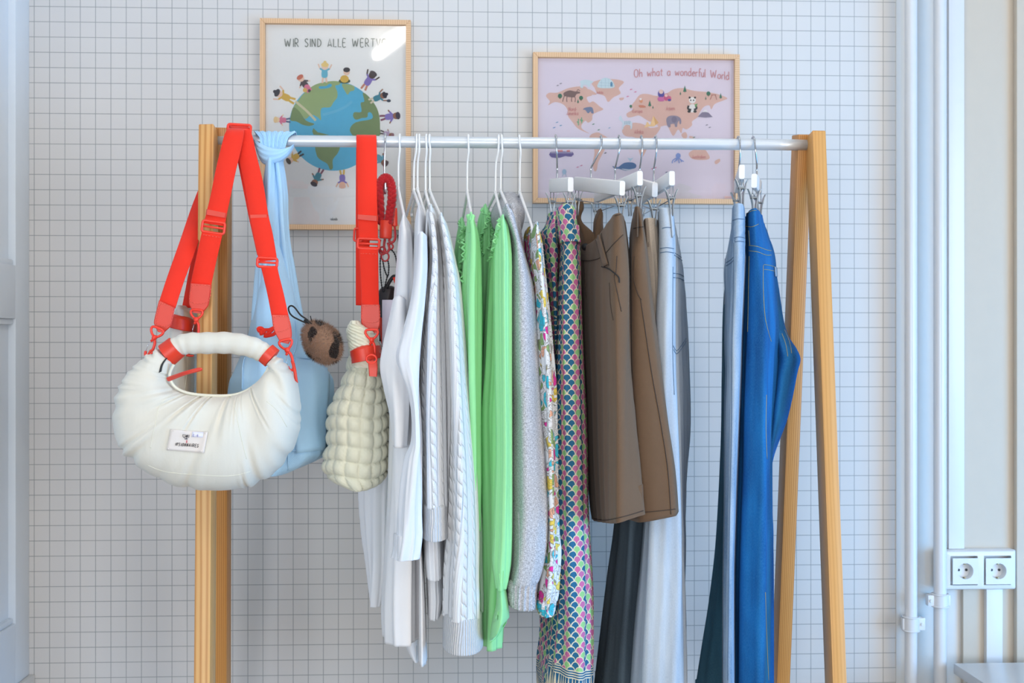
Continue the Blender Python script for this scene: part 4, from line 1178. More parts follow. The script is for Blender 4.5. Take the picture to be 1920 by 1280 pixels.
# leopard pompom charm on a black carabiner
pc = thing('pompom_charm', 'fluffy leopard-spotted pompom charm on a black carabiner beside the blue sling bag', 'bag charm', tuple(P(605, 682, -0.12)))
t = NT('leopard_fur'); oc = t.coord()
vor = t.new('ShaderNodeTexVoronoi'); t.set(vor.inputs['Vector'], t.mapping(oc, (1, 1, .55), (2.11, 1.1, 0.42), (0.2, 0.9, 0.2))); vor.inputs['Scale'].default_value = 46; vor.inputs['Randomness'].default_value = 1.0
nz = t.noise(oc, 60, 3)
sp_ = t.math('ADD', vor.outputs['Distance'], t.math('MULTIPLY', nz, 0.62))
t.base(t.mix(t.ramp(sp_, [(0.68, (0, 0, 0, 1)), (0.74, (1, 1, 1, 1))]), srgb((34, 24, 20)), t.mix(t.noise(oc, 25, 2), srgb((120, 88, 68)), srgb((170, 136, 112)))), 0.9, 0, 0.15)
t.b.inputs['Sheen Weight'].default_value = 0.4
M_FUR = t.m
bm = bmesh.new(); cP = P(605, 643, -0.12); px = px_size(-0.12)
bmesh.ops.create_uvsphere(bm, u_segments=40, v_segments=28, radius=1)
rot = Euler((0, math.radians(-50) + PI / 2, 0)).to_matrix(); rnd = random.Random(3)
rotm = Matrix.Rotation(math.radians(52), 3, 'Y')
for v in bm.verts:
    p = Vector((v.co.x * 43 * px * (1 - 0.06 * v.co.x), v.co.y * 28 * px, v.co.z * 30 * px)); p = rotm @ p
    v.co = cP + p
core = [(f.calc_center_median(), (f.calc_center_median() - cP).normalized()) for f in bm.faces]
fb = link('fur_ball', bm, M_FUR, pc)
bm = bmesh.new(); rn = random.Random(8)
for c_, n_ in core:
    for _ in range(7):
        o_ = c_ + Vector((rn.uniform(-1, 1), rn.uniform(-1, 1), rn.uniform(-1, 1))) * 0.0022
        d_ = (n_ + Vector((rn.uniform(-.5, .5), rn.uniform(-.5, .5), rn.uniform(-.7, .3)))).normalized()
        s_ = d_.cross(Vector((rn.uniform(-1, 1), rn.uniform(-1, 1), rn.uniform(-1, 1)))).normalized() * 0.00035
        L_ = rn.uniform(0.004, 0.008)
        a = bm.verts.new(o_ - s_ - n_ * .001); b = bm.verts.new(o_ + s_ - n_ * .001); c = bm.verts.new(o_ + d_ * L_); bm.faces.new((a, b, c))
o = link('fur', bm, M_FUR, pc, False); o['kind'] = 'stuff'
bm = bmesh.new(); tube(bm, [P(x, y, -0.13) for x, y in spline([(543, 586), (541, 577), (546, 573), (553, 577), (563, 590), (573, 597), (577, 601), (572, 604), (560, 599), (549, 593)], 5, True)], 0.0014, 8, True)
link('carabiner', bm, M_BLACK, pc)
bm = bmesh.new(); tube(bm, [P(x, y, -0.13) for x, y in [(570, 600), (577, 603), (586, 609)]], [0.002, .0025, .002], 8); tube(bm, [P(x, y, -0.125) for x, y in [(586, 606), (583, 597), (582, 592)]], 0.0009, 6)
link('cord', bm, M_BLACK, pc)

# ---------------- quilted cream bag
qb = thing('shoulder_bag', 'cream quilted puffy bag hanging on an orange-red strap left of the white tops', 'bag', tuple(P(670, 925, -0.02)))
CELL = 0.0262
def puff(sk, z, t):
    a = abs(math.sin(PI * (sk / CELL + 0.5))) ; b = abs(math.sin(PI * (z / CELL + 0.22 + 0.15 * math.sin(sk * 40))))
    w_ = 0.0008 * math.sin(sk * 900 + z * 300) * math.sin(z * 700)
    return 0.0085 * (a * b) ** 0.42 - 0.0055 + w_ * (1 - a * b)
bm = loft([(640, 660, 708), (655, 657, 713), (680, 654, 716), (705, 648, 720), (730, 637, 724), (752, 626, 727), (772, 617, 729), (800, 614, 730), (840, 614, 730), (860, 609, 730), (880, 606, 729), (896, 611, 726), (908, 625, 720), (917, 642, 712), (922, 655, 700)], -0.12, 0.055, 2.2, 0.0, (), 200, 14, 0, disp=puff, yrk=0.5, env0=1)
qbody = link('bag_body', bm, M_CREAM2, qb)
def puff2(sk, z, t): return 0.0022 * abs(math.sin(PI * z / 0.0125)) ** 0.5 + 0.0012 * math.sin(sk * 500 + z * 900)
bm = loft([(607, 658, 674), (613, 653, 684), (625, 652, 700), (645, 655, 707), (660, 658, 711), (690, 661, 715)], -0.135, -0.06, 2.3, 0.0, (), 110, 12, 0, disp=puff2)
link('handle', bm, M_CREAM2, qb)
bm = loft([(652, 656, 712), (658, 656.5, 713), (668, 658, 715), (676, 659, 716)], -0.150, -0.03, 2.3, 0.0, (), 80, 5, 0)
for v in bm.verts: v.co.z += (v.co.x - P(688, 660, -0.13).x) * 0.20
link('leather_band', bm, M_REDL, qb)
bm = bmesh.new(); ribbon(bm, [(690, 677, 707, 676, -0.156), (691, 690, 708, 690, -0.158), (692, 705, 707, 706, -0.158)], 0.003); link('leather_tab', bm, M_REDL, qb, True, 40)
bm = bmesh.new(); tube(bm, [P(696.5 + 9.5 * math.cos(a), 673 + 8 * math.sin(a), -0.157) for a in [2 * PI * i / 20 for i in range(20)]], 0.0018, 8, True); link('loop_ring', bm, M_REDP, qb)
st3 = strap_thing('orange-red webbing strap hanging straight down from the rail to the quilted bag', tuple(P(686, 262, 0)))
bm = bmesh.new()
ribbon(bm, [(667, 572, 690, 573, 0.006), (667, 500, 692, 500, 0.014), (667, 400, 695, 400, 0.02), (667.5, 300, 700, 300, 0.02), (668, 262, 704, 263, 0.0165), (668, 253.5, 705.5, 254, 0.0), (668, 262, 706, 263, -0.0165), (669, 300, 707, 301, -0.022), (670, 360, 707, 361, -0.032), (671, 402, 708, 404, -0.042), (673, 450, 709, 451, -0.052)], 0.0022)
link('webbing', bm, M_RED, st3)
bm = bmesh.new(); ribbon(bm, [(673, 462, 709, 463, -0.054), (675, 500, 709.5, 500, -0.066), (677, 540, 710, 540, -0.08), (678, 574, 711, 573, -0.092)], 0.0022); link('webbing', bm, M_RED, st3)
rect_ring('buckle', 691, 457, 40, 19, 0.05, -0.0545, st3, 0.0024); rect_ring('buckle', 672, 440, 16, 24, 0.05, 0.012, st3, 0.002, bar=False)
leather_tab('keeper', [(669, 402, 709, 405), (669, 411, 709, 415)], -0.0445, st3, 0.006)
leather_tab('leather_tab', [(677, 571, 712, 571), (677, 602, 713, 603), (680, 612, 711, 614), (687, 623, 708, 625)], -0.096, st3)
stitch('stitching', [(680, 574), (709, 574), (709, 602), (680, 601), (680, 574)], -0.0990, st3, M_THREAD); stitch('stitching', [(676, 475), (707, 476)], -0.0600, st3, M_THREAD)
clasp(697, 617, 0.0, 0.9, -0.135, st3)

# ---------------- braided red cord strap on a steel hook, with black pouch and paper tag
hk = thing('steel_hook', 'polished steel S-shaped hook on the rail holding the red braided cord', 'hook', tuple(P(722, 345, 0)))
X0 = P(722, 262, -.012).x
pts = [(X0 - 0.001, 0.013, zr - 0.004), (X0, 0.0125, zr + 0.006), (X0, 0, zr + 0.0145), (X0, -0.0125, zr + 0.006), (X0, -0.014, zr - 0.012), (X0 - 0.0008, -0.013, zr - 0.04), (X0 - .001, -0.012, zr - 0.072), (X0 - .001, -0.014, zr - 0.088), (X0 + .001, -0.022, zr - 0.098), (X0 + .002, -0.030, zr - 0.094), (X0 + .002, -0.032, zr - 0.080)]
bm = bmesh.new(); tube(bm, [Vector(p) for p in spline(pts, 5)], 0.0019, 10); link('hook', bm, M_STEEL, hk)
M_CORD = fabric('crimson_braid', (178, 22, 30), 0.9, 700, 0.3, 0.3, 0.12, 0.4)
cs = thing('cord_strap', 'thick braided crimson cord handle hanging from the steel hook', 'bag strap', tuple(P(726, 450, -0.02)))
bm = bmesh.new()
def braid(pts, R0, rr0, turns):
    sp = [Vector(p) for p in spline(pts, 16)]; N = len(sp)
    for s_ in range(3):
        line = []
        for i, p in enumerate(sp):
            t_ = i / (N - 1); a = turns * 2 * PI * t_ + s_ * 2 * PI / 3
            T = (sp[min(i + 1, N - 1)] - sp[max(i - 1, 0)]).normalized(); n1 = Vector((0, 1, 0)); n2 = T.cross(n1)
            line.append(p + n2 * (R0 * math.sin(a)) + n1 * (R0 * 0.6 * math.sin(2 * a)))
        tube(bm, line, rr0, 8)
braid([tuple(P(714, 418, -.02)), tuple(P(712, 380, -.022)), tuple(P(712, 350, -.024)), tuple(P(718, 336, -.0235)), tuple(P(726, 334, -.023)), tuple(P(733, 345, -.024)), tuple(P(735, 370, -.024)), tuple(P(731, 400, -.024)), tuple(P(727, 420, -.024))], 0.0042, 0.0048, 9)
link('braid', bm, M_CORD, cs)
for (x0, y0, x1, y1, r_, Y) in ((724, 413, 723, 447, .0115, -.024), (739, 390, 740, 424, .0055, -.018)):
    a, b = P(x0, y0, Y), P(x1, y1, Y); bm = bmesh.new(); tube(bm, [a, a.lerp(b, .04), a.lerp(b, .96), b], [r_ * .9, r_, r_ * .97, r_ * .88], 20, False, 0.6); link('leather_end', bm, M_REDL, cs)
M_REDD = plain('dark_red_plastic', (176, 26, 30), 0.3)
bm = bmesh.new()
for pts in ([(740, 424), (741, 446), (736, 454), (730, 452), (731, 444)], [(713, 449), (710, 462), (716, 472), (722, 468)], [(722, 448), (720, 462), (724, 474), (730, 466), (727, 455)]):
    tube(bm, [P(x, y, -0.02) for x, y in spline(pts, 4)], 0.0022, 8)
for cx_, cy_, r_ in ((722, 481, 7), (717, 470, 6), (733, 462, 4)):
    tube(bm, [P(cx_ + r_ * math.cos(a), cy_ + r_ * 1.2 * math.sin(a), -0.02) for a in [2 * PI * i / 18 for i in range(18)]], 0.0016, 8, True)
link('clasp_ring', bm, M_REDD, cs)
pch = thing('cord_pouch', 'small dark brown pouch on black beaded cords under the braided handle', 'pouch', tuple(P(728, 600, 0.0)))
bm = bmesh.new()
def beads(pts, Y):
    q = [P(x, y, Y) for x, y in spline(pts, 10)]
    tube(bm, q, 0.0011, 6); acc = 0
    for i in range(1, len(q)):
        acc += (q[i] - q[i - 1]).length
        if acc > 0.0032:
            acc = 0; bmesh.ops.create_icosphere(bm, subdivisions=1, radius=0.0018, matrix=Matrix.Translation(q[i]))
beads([(722, 466), (714, 480), (713, 505), (715, 530), (718, 548)], -0.015); beads([(717, 485), (721, 505), (727, 518), (729, 500), (727, 487)], -0.015); beads([(727, 515), (722, 535), (720, 548)], -0.015)
beads([(728, 468), (736, 470), (742, 482), (744, 500), (742, 520)], -0.012)
tube(bm, [P(x, y, -0.012) for x, y in spline([(746, 440), (748, 465), (744, 500), (742, 540), (740, 568)], 5)], 0.0014, 8)
tube(bm, [P(x, y, -0.01) for x, y in spline([(724, 540), (732, 525), (740, 518), (748, 530), (744, 545)], 5)], 0.0035, 8)
link('cord', bm, M_BLACK, pch)
bm = loft([(541, 712, 746), (548, 709, 748), (565, 708, 748), (600, 710, 748), (640, 712, 748)], 0.0, 0.05, 2.4, 0, ((0.001, .02, 0, .5),), 60, 5, 0)
link('pouch_body', bm, plain('dark_brown_leather', (48, 34, 32), 0.5), pch)
bm = bmesh.new(); ribbon(bm, [(736, 521, 741, 519, -0.016), (740, 532, 745, 530, -0.018), (741, 541, 746, 540, -0.016)], 0.003); link('leather_tab', bm, M_REDL, pch)
bm = bmesh.new(); ribbon(bm, [(709, 595, 716, 595, -0.002), (712, 620, 722, 620, -0.003), (716, 650, 724, 652, -0.002)], 0.003); link('trim', bm, M_REDL, pch)
tg = thing('paper_tag', 'white paper tag with black lettering in front of the dark pouch', 'price tag', tuple(P(730, 648, -0.03)))
bm = bmesh.new(); a = P(716.5, 648, -0.03); b = P(748, 562, -0.03)
bm2 = bmesh.new(); box(bm, ((a.x + b.x) / 2, -0.03, (a.z + b.z) / 2), (b.x - a.x, 0.0007, b.z - a.z)); bm2.free()
cdm = link('card', bm, plain('tag_card', (218, 214, 226), 0.6, var=.01), tg, False)
bm = bmesh.new(); tt = bvh(cdm); bm.free()
surf_text('CHU', 735, 590, 7.5, PI / 2, tt, M_INK, cdm, 'lettering', 0.00045, 1.25, 0, 0.0004)
bm = bmesh.new(); tube(bm, [P(740, 545, -.031), P(740, 560, -.0315), P(739, 570, -.0315)], 0.0016, 6); link('string', bm, M_BLACK, tg)
# ================================================================ HANGERS
M_HANG = plain('white_plastic_hanger', (236, 236, 236), 0.3, var=0.01)
M_BAR = plain('white_lacquered_wood', (236, 234, 232), 0.35, var=0.01)
M_WIRE = plain('chrome_wire', (190, 194, 200), 0.18, 1.0, var=0.0)
M_CLIP = plain('steel_clip', (176, 184, 190), 0.3, 0.9, var=0.02)


def hook_pts(xh, xn, yn, yfront=-0.0135, r=0.0135):
    """hook over the rail ending at the neck (photo x,y)"""
    x = P(xh, 262, yfront).x; nk = P(xn, yn, 0.0)
    p = [(x - .001, 0.0135, zr - 0.010), (x, 0.0138, zr + 0.002)]
    for i in range(7):
        a = PI * 0.12 + PI * 0.76 * i / 6; p.append((x, r * math.cos(a), zr + r * math.sin(a)))
    p += [(x, -0.0138, zr + 0.0), (x * .6 + nk.x * .4 + 0.0015, -0.0125, zr - 0.018), (x * .15 + nk.x * .85, -0.005, zr - 0.040), (nk.x, 0.0, nk.z + 0.012), (nk.x, 0, nk.z)]
    return p, nk


def white_hanger(xh, xn, yn, front, back, label):
    p, nk = hook_pts(xh, xn, yn)
    th = thing('clothes_hanger', label, 'hanger', (nk.x, 0, nk.z), 'white plastic hangers')
    wire('hook', p, 0.0019, M_HANG, th)
    f = P(front[0], front[1], front[2]); b = P(back[0], back[1], back[2])
    f2 = f + (f - nk).normalized() * 0.004 + Vector((0, 0, -0.01)); b2_ = b + Vector((0, 0, -0.01))
    lo = (f + b) / 2 + Vector((0, 0, -0.045))
    wire('shoulder_frame', [f2, f, nk.lerp(f, 0.55), nk + Vector((0, -.002, 0)), nk + Vector((0, .002, 0)), nk.lerp(b, .55), b, b2_], 0.0027, M_HANG, th)
    return th


for a in (((749, 747, 354), (760, 416, -.13), (738, 400, .13), 'white hanger furthest left on the rail, holding the long white tunic'),
          ((781, 776, 358), (788, 392, -.13), (757, 420, .13), 'second white hanger from the left, holding the smooth white top'),
          ((786, 783, 356), (796, 398, -.08), (772, 396, .13), 'third white hanger from the left, close behind the second'),
          ((799, 798, 360), (808, 396, -.11), (786, 392, .13), 'fourth white hanger from the left, holding the shorter cable sweater'),
          ((805, 806, 358), (827, 408, -.13), (796, 392, .13), 'fifth white hanger from the left, holding the longer cable sweater'),
          ((878, 876, 360), (884, 404, -.14), (867, 414, .15), 'white hanger standing alone, holding the narrow green blouse'),
          ((935, 929, 362), (942, 410, -.14), (915, 392, .15), 'white hanger holding the wider green blouse, left of a close pair'),
          ((941, 939, 358), (953, 390, -.10), (931, 388, .12), 'white hanger holding the silvery jacket, right of a close pair'),
          ((974, 975, 362), (997, 424, -.13), (970, 376, .14), 'white hanger furthest right of the plain ones, holding the floral blouse')):
    white_hanger(*a[0], a[1], a[2], a[3])


def clip_hanger(xh, xn, bar_f, bar_b, clip_dy, label, hp=None):
    f = P(*bar_f); b = P(*bar_b); mid = f.lerp(b, (0 - f.y) / (b.y - f.y))
    top = mid + Vector((0, 0, 0.013))
    th = thing('clip_hanger', label, 'hanger', tuple(mid), 'white clip hangers')
    x = P(xh, 262, -.0135).x
    p = [(x + .004, 0.010, zr - 0.014 + 0.022), (x + .003, 0.004, zr + 0.0150)]
    p = [(x + .001, 0.0145, zr - 0.004), (x + .001, .0125, zr + .009), (x, 0.0, zr + 0.0148), (x, -.012, zr + .009), (x, -0.0150, zr - 0.004), (x * .75 + top.x * .25, -0.0148, zr - 0.018), (x * .25 + top.x * .75, -0.007, zr - 0.036), (top.x, 0, zr - 0.046), (top.x, 0, zr - .056), (top.x, 0, top.z)]
    wire('hook', p, 0.0016, M_WIRE, th)
    bm = bmesh.new(); beam(bm, f, b, 0.0105, 0.026, 0.003); link('bar', bm, M_BAR, th, True, 40)
    d = (b - f).normalized()
    rz = clip_dy * px_size(-0.1)
    ends = []
    for e, s_ in ((f, 1), (b, -1)):
        q = e + d * (0.006 * s_) + Vector((0, 0, -0.013)); r = q + Vector((0, 0, -rz)); ends.append(r)
        bm = bmesh.new()
        for o_ in (-0.003, 0.003): tube(bm, [q + Vector((o_, 0, 0.003)), q.lerp(r, 0.6) + Vector((o_, 0, 0)), r + Vector((o_ * .3, 0, 0))], 0.0009, 7)
        link('stem', bm, M_WIRE, th)
    bm = bmesh.new(); tube(bm, [ends[0], ends[1]], 0.0009, 7); link('cross_wire', bm, M_WIRE, th)
    for c in ends:
        bm = bmesh.new()
        for sgn in (-1, 1):
            # prong: wide springy jaw, opening upwards
            pr_ = []
            for zz, xx, wd in ((0.018, 0.0115, 0.0035), (0.012, 0.0085, 0.0055), (0.0, 0.0045, 0.0065), (-0.012, 0.0028, 0.006), (-0.026, 0.0022, 0.0045), (-0.029, 0.0022, 0.003)):
                ctr = c + Vector((sgn * xx, 0, zz)); t_ = 0.0008
                pr_.append([ctr + Vector((-t_, -wd, 0)), ctr + Vector((t_, -wd, 0)), ctr + Vector((t_, wd, 0)), ctr + Vector((-t_, wd, 0))])
            skin_rings(bm, pr_)
        tube(bm, [c + Vector((-.0075, 0, 0.002)), c + Vector((.0075, 0, 0.002))], 0.0022, 10)
        link('clip', bm, M_CLIP, th, True, 35)
    return th


clip_hanger(1043, 1051, (1070, 346, -.11), (1034, 348, .05), 20, 'clip hanger furthest left of the clip hangers, holding the scale-print dress')
clip_hanger(1128, 1122, (1167, 353, -.15), (1080, 344, .08), 20, 'clip hanger with the longest visible white bar, holding the front brown shorts')
clip_hanger(1162, 1161, (1200, 334, -.16), (1118, 368, .14), 20, 'third clip hanger from the left, holding the rear brown shorts')
clip_hanger(1204, 1199, (1228, 356, -.13), (1180, 342, .10), 24, 'clip hanger fourth from the left, holding the beige trousers')
clip_hanger(1231, 1233, (1260, 334, -.16), (1200, 372, .14), 24, 'clip hanger fifth from the left, holding the pale grey-blue jeans')
clip_hanger(1387, 1386, (1391, 322, -.14), (1381, 350, .12), 18, 'left one of two clip hangers at the right end of the rail')
clip_hanger(1415, 1416, (1414, 339, -.10), (1424, 352, .12), 20, 'clip hanger nearest the right end of the rail, holding the bright blue jeans')

# ================================================================ CLOTHES
M_WHITE = fabric('white_jersey', (230, 230, 232), 0.85, 1300, 0.15, 0.15, 0.01, 0.2)
M_WHITE2 = fabric('white_ponte', (226, 228, 233), 0.8, 1300, 0.12, 0.15, 0.01, 0.2)
M_SHEER = fabric('white_pleated_chiffon', (236, 238, 242), 0.8, 1300, 0.1, 0.15, 0.01, 0.2)
M_GREEN = fabric('mint_green_poplin', (156, 228, 160), 0.75, 1500, 0.12, 0.22, 0.02, 0.15)
M_BROWN = fabric('brown_cotton_twill', (114, 90, 70), 0.88, 1000, 0.35, 0.2, 0.05, 0.1)
M_BEIGE2 = fabric('beige_linen', (196, 182, 166), 0.9, 700, 0.35, 0.3, 0.05, 0.1)
M_PALE = denim('pale_grey_blue_denim', (190, 199, 208), (160, 172, 186))
M_SHADE_GREY = denim('shaded_grey_denim', (84, 98, 108), (60, 70, 78), (120, 130, 140))  # dark tone is painted shade for the far leg of the pale jeans
M_SHADE_TEAL = denim('shaded_teal_denim', (54, 98, 120), (34, 70, 88), (90, 120, 140))  # dark tone is painted shade for the far leg of the washed jeans
M_ACID = denim('washed_mid_blue_denim', (180, 196, 212), (98, 130, 162), (220, 226, 232))
M_BRIGHT = denim('bright_blue_denim', (24, 112, 176), (10, 66, 122), (80, 150, 200))
M_STITCH = plain('grey_blue_thread', (96, 120, 146), 0.8); M_STITCHY = plain('ochre_thread', (168, 160, 96), 0.8)
M_STITCHB = plain('dark_brown_thread', (66, 52, 42), 0.8)

# cable knit
def knit(name, col, ribs=False):
    t = NT(name); uv = t.coord('UV'); x, y, z = t.sep(uv)
    t.base(t.mix(t.noise(t.coord(), 40, 3), tuple(v * .94 for v in srgb(col)[:3]) + (1,), srgb(col)), 0.95, 0, 0.1)
    t.b.inputs['Sheen Weight'].default_value = 0.35
    st = t.math('MULTIPLY', t.math('SINE', t.math('MULTIPLY', x, 2 * PI / 0.0022)), t.math('SINE', t.math('MULTIPLY', y, 2 * PI / 0.0030)))
    if ribs:
        r = t.math('SINE', t.math('MULTIPLY', x, 2 * PI / 0.0044)); h = t.math('ADD', t.math('MULTIPLY', r, 1.0), t.math('MULTIPLY', st, 0.12))
        t.bump(h, 0.9, 0.0018); return t.m
    pw = 0.0235
    f = t.math('FRACT', t.math('ADD', t.math('DIVIDE', x, pw), 0.35))            # column coordinate
    c = t.math('MULTIPLY', t.math('SUBTRACT', f, 0.5), 2.0)                      # -1..1
    band = t.math('SUBTRACT', 1.0, t.math('MINIMUM', 1.0, t.math('POWER', t.math('DIVIDE', t.math('ABSOLUTE', c), 0.5), 6.0)))
    rope = t.math('ABSOLUTE', t.math('SINE', t.math('ADD', t.math('MULTIPLY', y, PI / 0.0205), t.math('MULTIPLY', c, 1.9))))
    h = t.math('MULTIPLY', band, t.math('ADD', 0.35, t.math('MULTIPLY', t.math('POWER', rope, 0.6), 1.0)))
    edge = t.math('MULTIPLY', t.math('SINE', t.math('MULTIPLY', x, 2 * PI / 0.0034)), 0.08)
    h = t.math('ADD', t.math('ADD', h, edge), t.math('MULTIPLY', st, 0.07))
    t.bump(h, 0.9, 0.0045); return t.m


M_KNIT = knit('white_cable_knit', (238, 239, 241)); M_RIB = knit('white_rib_knit', (238, 239, 241), True)

# scale print
def scale_print():
    t = NT('scale_print_cotton'); uv = t.coord('UV'); x0, y0, _ = t.sep(uv)
    w_ = t.math('MULTIPLY', t.math('SINE', t.math('MULTIPLY', y0, 9.0)), 0.004)
    R = 0.0078
    x = t.math('DIVIDE', t.math('ADD', x0, w_), R); y = t.math('DIVIDE', y0, R * 1.12)
    j0 = t.math('FLOOR', y)
    def cand(j):
        par = t.math('MODULO', t.math('ADD', j, 1000.0), 2.0)
        xx = t.math('SUBTRACT', x, par); i = t.math('ROUND', t.math('DIVIDE', xx, 2.0))
        dx = t.math('SUBTRACT', xx, t.math('MULTIPLY', i, 2.0)); dy = t.math('SUBTRACT', y, j)
        d = t.math('SQRT', t.math('ADD', t.math('MULTIPLY', dx, dx), t.math('MULTIPLY', dy, dy)))
        return d, i, j
    d0, i0, _j = cand(j0); d1, i1, j1 = cand(t.math('ADD', j0, 1.0))
    use1 = t.math('GREATER_THAN', d0, 1.0)
    mixf = lambda a, b: t.math('ADD', t.math('MULTIPLY', a, t.math('SUBTRACT', 1.0, use1)), t.math('MULTIPLY', b, use1))
    d = mixf(d0, d1); i = mixf(i0, i1); j = mixf(j0, j1)
    k = t.math('MODULO', t.math('ADD', t.math('ADD', t.math('MULTIPLY', i, 1.0), t.math('MULTIPLY', j, 2.0)), 4000.0), 6.0)
    col = t.ramp(t.math('DIVIDE', k, 6.0), [(0, srgb((44, 104, 140))), (0.14, srgb((206, 108, 158))), (0.30, srgb((44, 104, 140))), (0.47, srgb((150, 204, 136))), (0.64, srgb((44, 104, 140))), (0.80, srgb((196, 112, 160)))], 'CONSTANT')
    cream = srgb((222, 212, 186))
    line = t.math('GREATER_THAN', d, 0.80)
    fan = t.mix(line, col, cream)
    # border at the hem: stripes and long triangles
    HZ = P(1085, 1238, -0.1).z
    q = t.math('SUBTRACT', HZ, t.math('ADD', y0, t.math('MULTIPLY', x0, 0.10)))                       # depth below border line
    blue = srgb((40, 98, 136))
    s1 = t.math('MULTIPLY', t.math('LESS_THAN', q, 0.014), t.math('GREATER_THAN', t.math('FRACT', t.math('DIVIDE', q, 0.0042)), 0.45))
    tx = t.math('ABSOLUTE', t.math('SUBTRACT', t.math('FRACT', t.math('DIVIDE', x0, 0.0062)), 0.5))
    tq = t.math('DIVIDE', t.math('SUBTRACT', q, 0.014), 0.030)
    tri = t.math('MULTIPLY', t.math('LESS_THAN', tx, t.math('MULTIPLY', t.math('SUBTRACT', 1.0, tq), 0.42)), t.math('GREATER_THAN', tq, 0.02))
    s2 = t.math('MULTIPLY', t.math('GREATER_THAN', q, 0.050), t.math('GREATER_THAN', t.math('FRACT', t.math('DIVIDE', q, 0.0055)), 0.5))
    bl = t.math('MINIMUM', 1.0, t.math('ADD', t.math('ADD', s1, tri), s2))
    border = t.mix(bl, cream, blue)
    t.base(t.mix(t.math('GREATER_THAN', q, 0.0), fan, border), 0.8, 0, 0.2)
    t.bump(t.noise(t.coord(), 40, 3), 0.25, 0.004)
    return t.m


M_SCALE = scale_print()


def floral():
    t = NT('floral_print_cotton'); uv = t.coord('UV'); m = t.mapping(uv, (1, 0.8, 1))
    wn = t.new('ShaderNodeTexNoise'); t.set(wn.inputs['Vector'], m); wn.inputs['Scale'].default_value = 38; wn.inputs['Detail'].default_value = 2
    wm = t.new('ShaderNodeVectorMath', operation='MULTIPLY_ADD'); t.set(wm.inputs[0], wn.outputs['Color']); wm.inputs[1].default_value = (0.018, 0.018, 0); t.set(wm.inputs[2], m)
    m = wm.outputs[0]
    v = t.new('ShaderNodeTexVoronoi'); t.set(v.inputs['Vector'], m); v.inputs['Scale'].default_value = 62
    cr_, cg, cb = t.sep(v.outputs['Color'])
    col = t.ramp(cr_, [(0, srgb((226, 60, 160))), (.16, srgb((60, 190, 214))), (.34, srgb((232, 206, 96))), (.50, srgb((142, 176, 116))), (.64, srgb((232, 176, 150))), (.76, srgb((230, 232, 236)))], 'CONSTANT')
    ve = t.new('ShaderNodeTexVoronoi', feature='DISTANCE_TO_EDGE'); t.set(ve.inputs['Vector'], m); ve.inputs['Scale'].default_value = 62
    ins = t.math('GREATER_THAN', ve.outputs['Distance'], 0.09)
    big = t.math('GREATER_THAN', t.noise(m, 26, 1), 0.38)
    c = t.mix(t.math('MULTIPLY', ins, big), srgb((228, 232, 236)), col)
    v2 = t.new('ShaderNodeTexVoronoi', feature='DISTANCE_TO_EDGE'); t.set(v2.inputs['Vector'], m); v2.inputs['Scale'].default_value = 170
    c = t.mix(t.math('MULTIPLY', t.math('LESS_THAN', v2.outputs['Distance'], 0.035), t.math('MULTIPLY', big, 0.5)), c, srgb((110, 96, 90)))
    ol = t.math('MULTIPLY', t.math('LESS_THAN', t.math('ABSOLUTE', t.math('SUBTRACT', ve.outputs['Distance'], 0.09)), 0.02), big)
    c = t.mix(t.math('MULTIPLY', ol, 0.7), c, srgb((110, 110, 96)))
    t.base(c, 0.8, 0, 0.2); t.bump(t.noise(t.coord(), 40, 3), 0.3, 0.004); return t.m


M_FLORAL = floral()
# silver tweed
t = NT('silver_tweed'); uv = t.coord('UV')
n1 = t.noise(t.mapping(uv, (900, 220, 1)), 1.0, 2, 0.7); n2 = t.noise(t.mapping(uv, (220, 900, 1)), 1.0, 2, 0.7); n3 = t.noise(uv, 700, 2, 0.6)
h = t.math('MAXIMUM', n1, n2)
t.base(t.mix(t.ramp(h, [(0.42, (0, 0, 0, 1)), (0.7, (1, 1, 1, 1))]), srgb((142, 142, 148)), srgb((232, 232, 236))), 0.6, 0, 0.5)
t.set(t.b.inputs['Metallic'], t.math('MULTIPLY', t.math('GREATER_THAN', n3, 0.6), 0.6))
b1 = t.bump(t.noise(t.coord(), 24, 3), 0.4, 0.006); t.bump(h, 0.8, 0.0012, b1); M_TWEED = t.m


def garment(name, label, cat, at, group=None):
    return thing(name, label, cat, tuple(P(*at)), group)


FO = ((0.0026, 0.034, 0.6, 0.5), (0.0014, 0.019, 2.0, -0.8))
FS = ((0.0018, 0.040, 0.3, 0.4), (0.0009, 0.021, 1.0, 0.6))
# A: long white tunic on the first hanger
A_ = garment('tunic', 'long plain white tunic, furthest left of the clothes, beside the quilted bag', 'tunic', (750, 1240, -0.13))
link('body', loft([(408, 752, 766), (420, 748, 770), (440, 746, 775), (500, 741, 779), (560, 737, 781), (640, 730, 783), (720, 729, 785), (800, 731, 786), (880, 728, 788), (950, 725, 788), (1050, 719, 788), (1150, 714, 789), (1213, 717, 788)], -0.150, 0.10, 2.3, 0.0, ((0.0026, 0.05, 2.2, 0.6), (0.0014, 0.027, 1.0, -0.6)), 110, 8, 0.05, seed=1, yrk=.2), M_WHITE, A_)
link('sleeve', loft([(560, 737, 760), (600, 729, 762), (650, 717, 768), (688, 712.5, 770), (730, 721, 768), (780, 732, 766), (840, 738, 762)], -0.185, -0.13, 2.2, 0, ((0.0015, 0.03, 0, 0.5),), 64, 8, 0.0), M_WHITE, A_)
link('side_slit_panel', loft([(1020, 786, 789), (1080, 786, 793), (1160, 786, 796), (1250, 785.5, 799)], -0.15, -0.06, 2.2, 0, ((0.001, 0.02, 0, 0.3),), 60, 8, 0.03, yrk=.2), M_WHITE, A_)
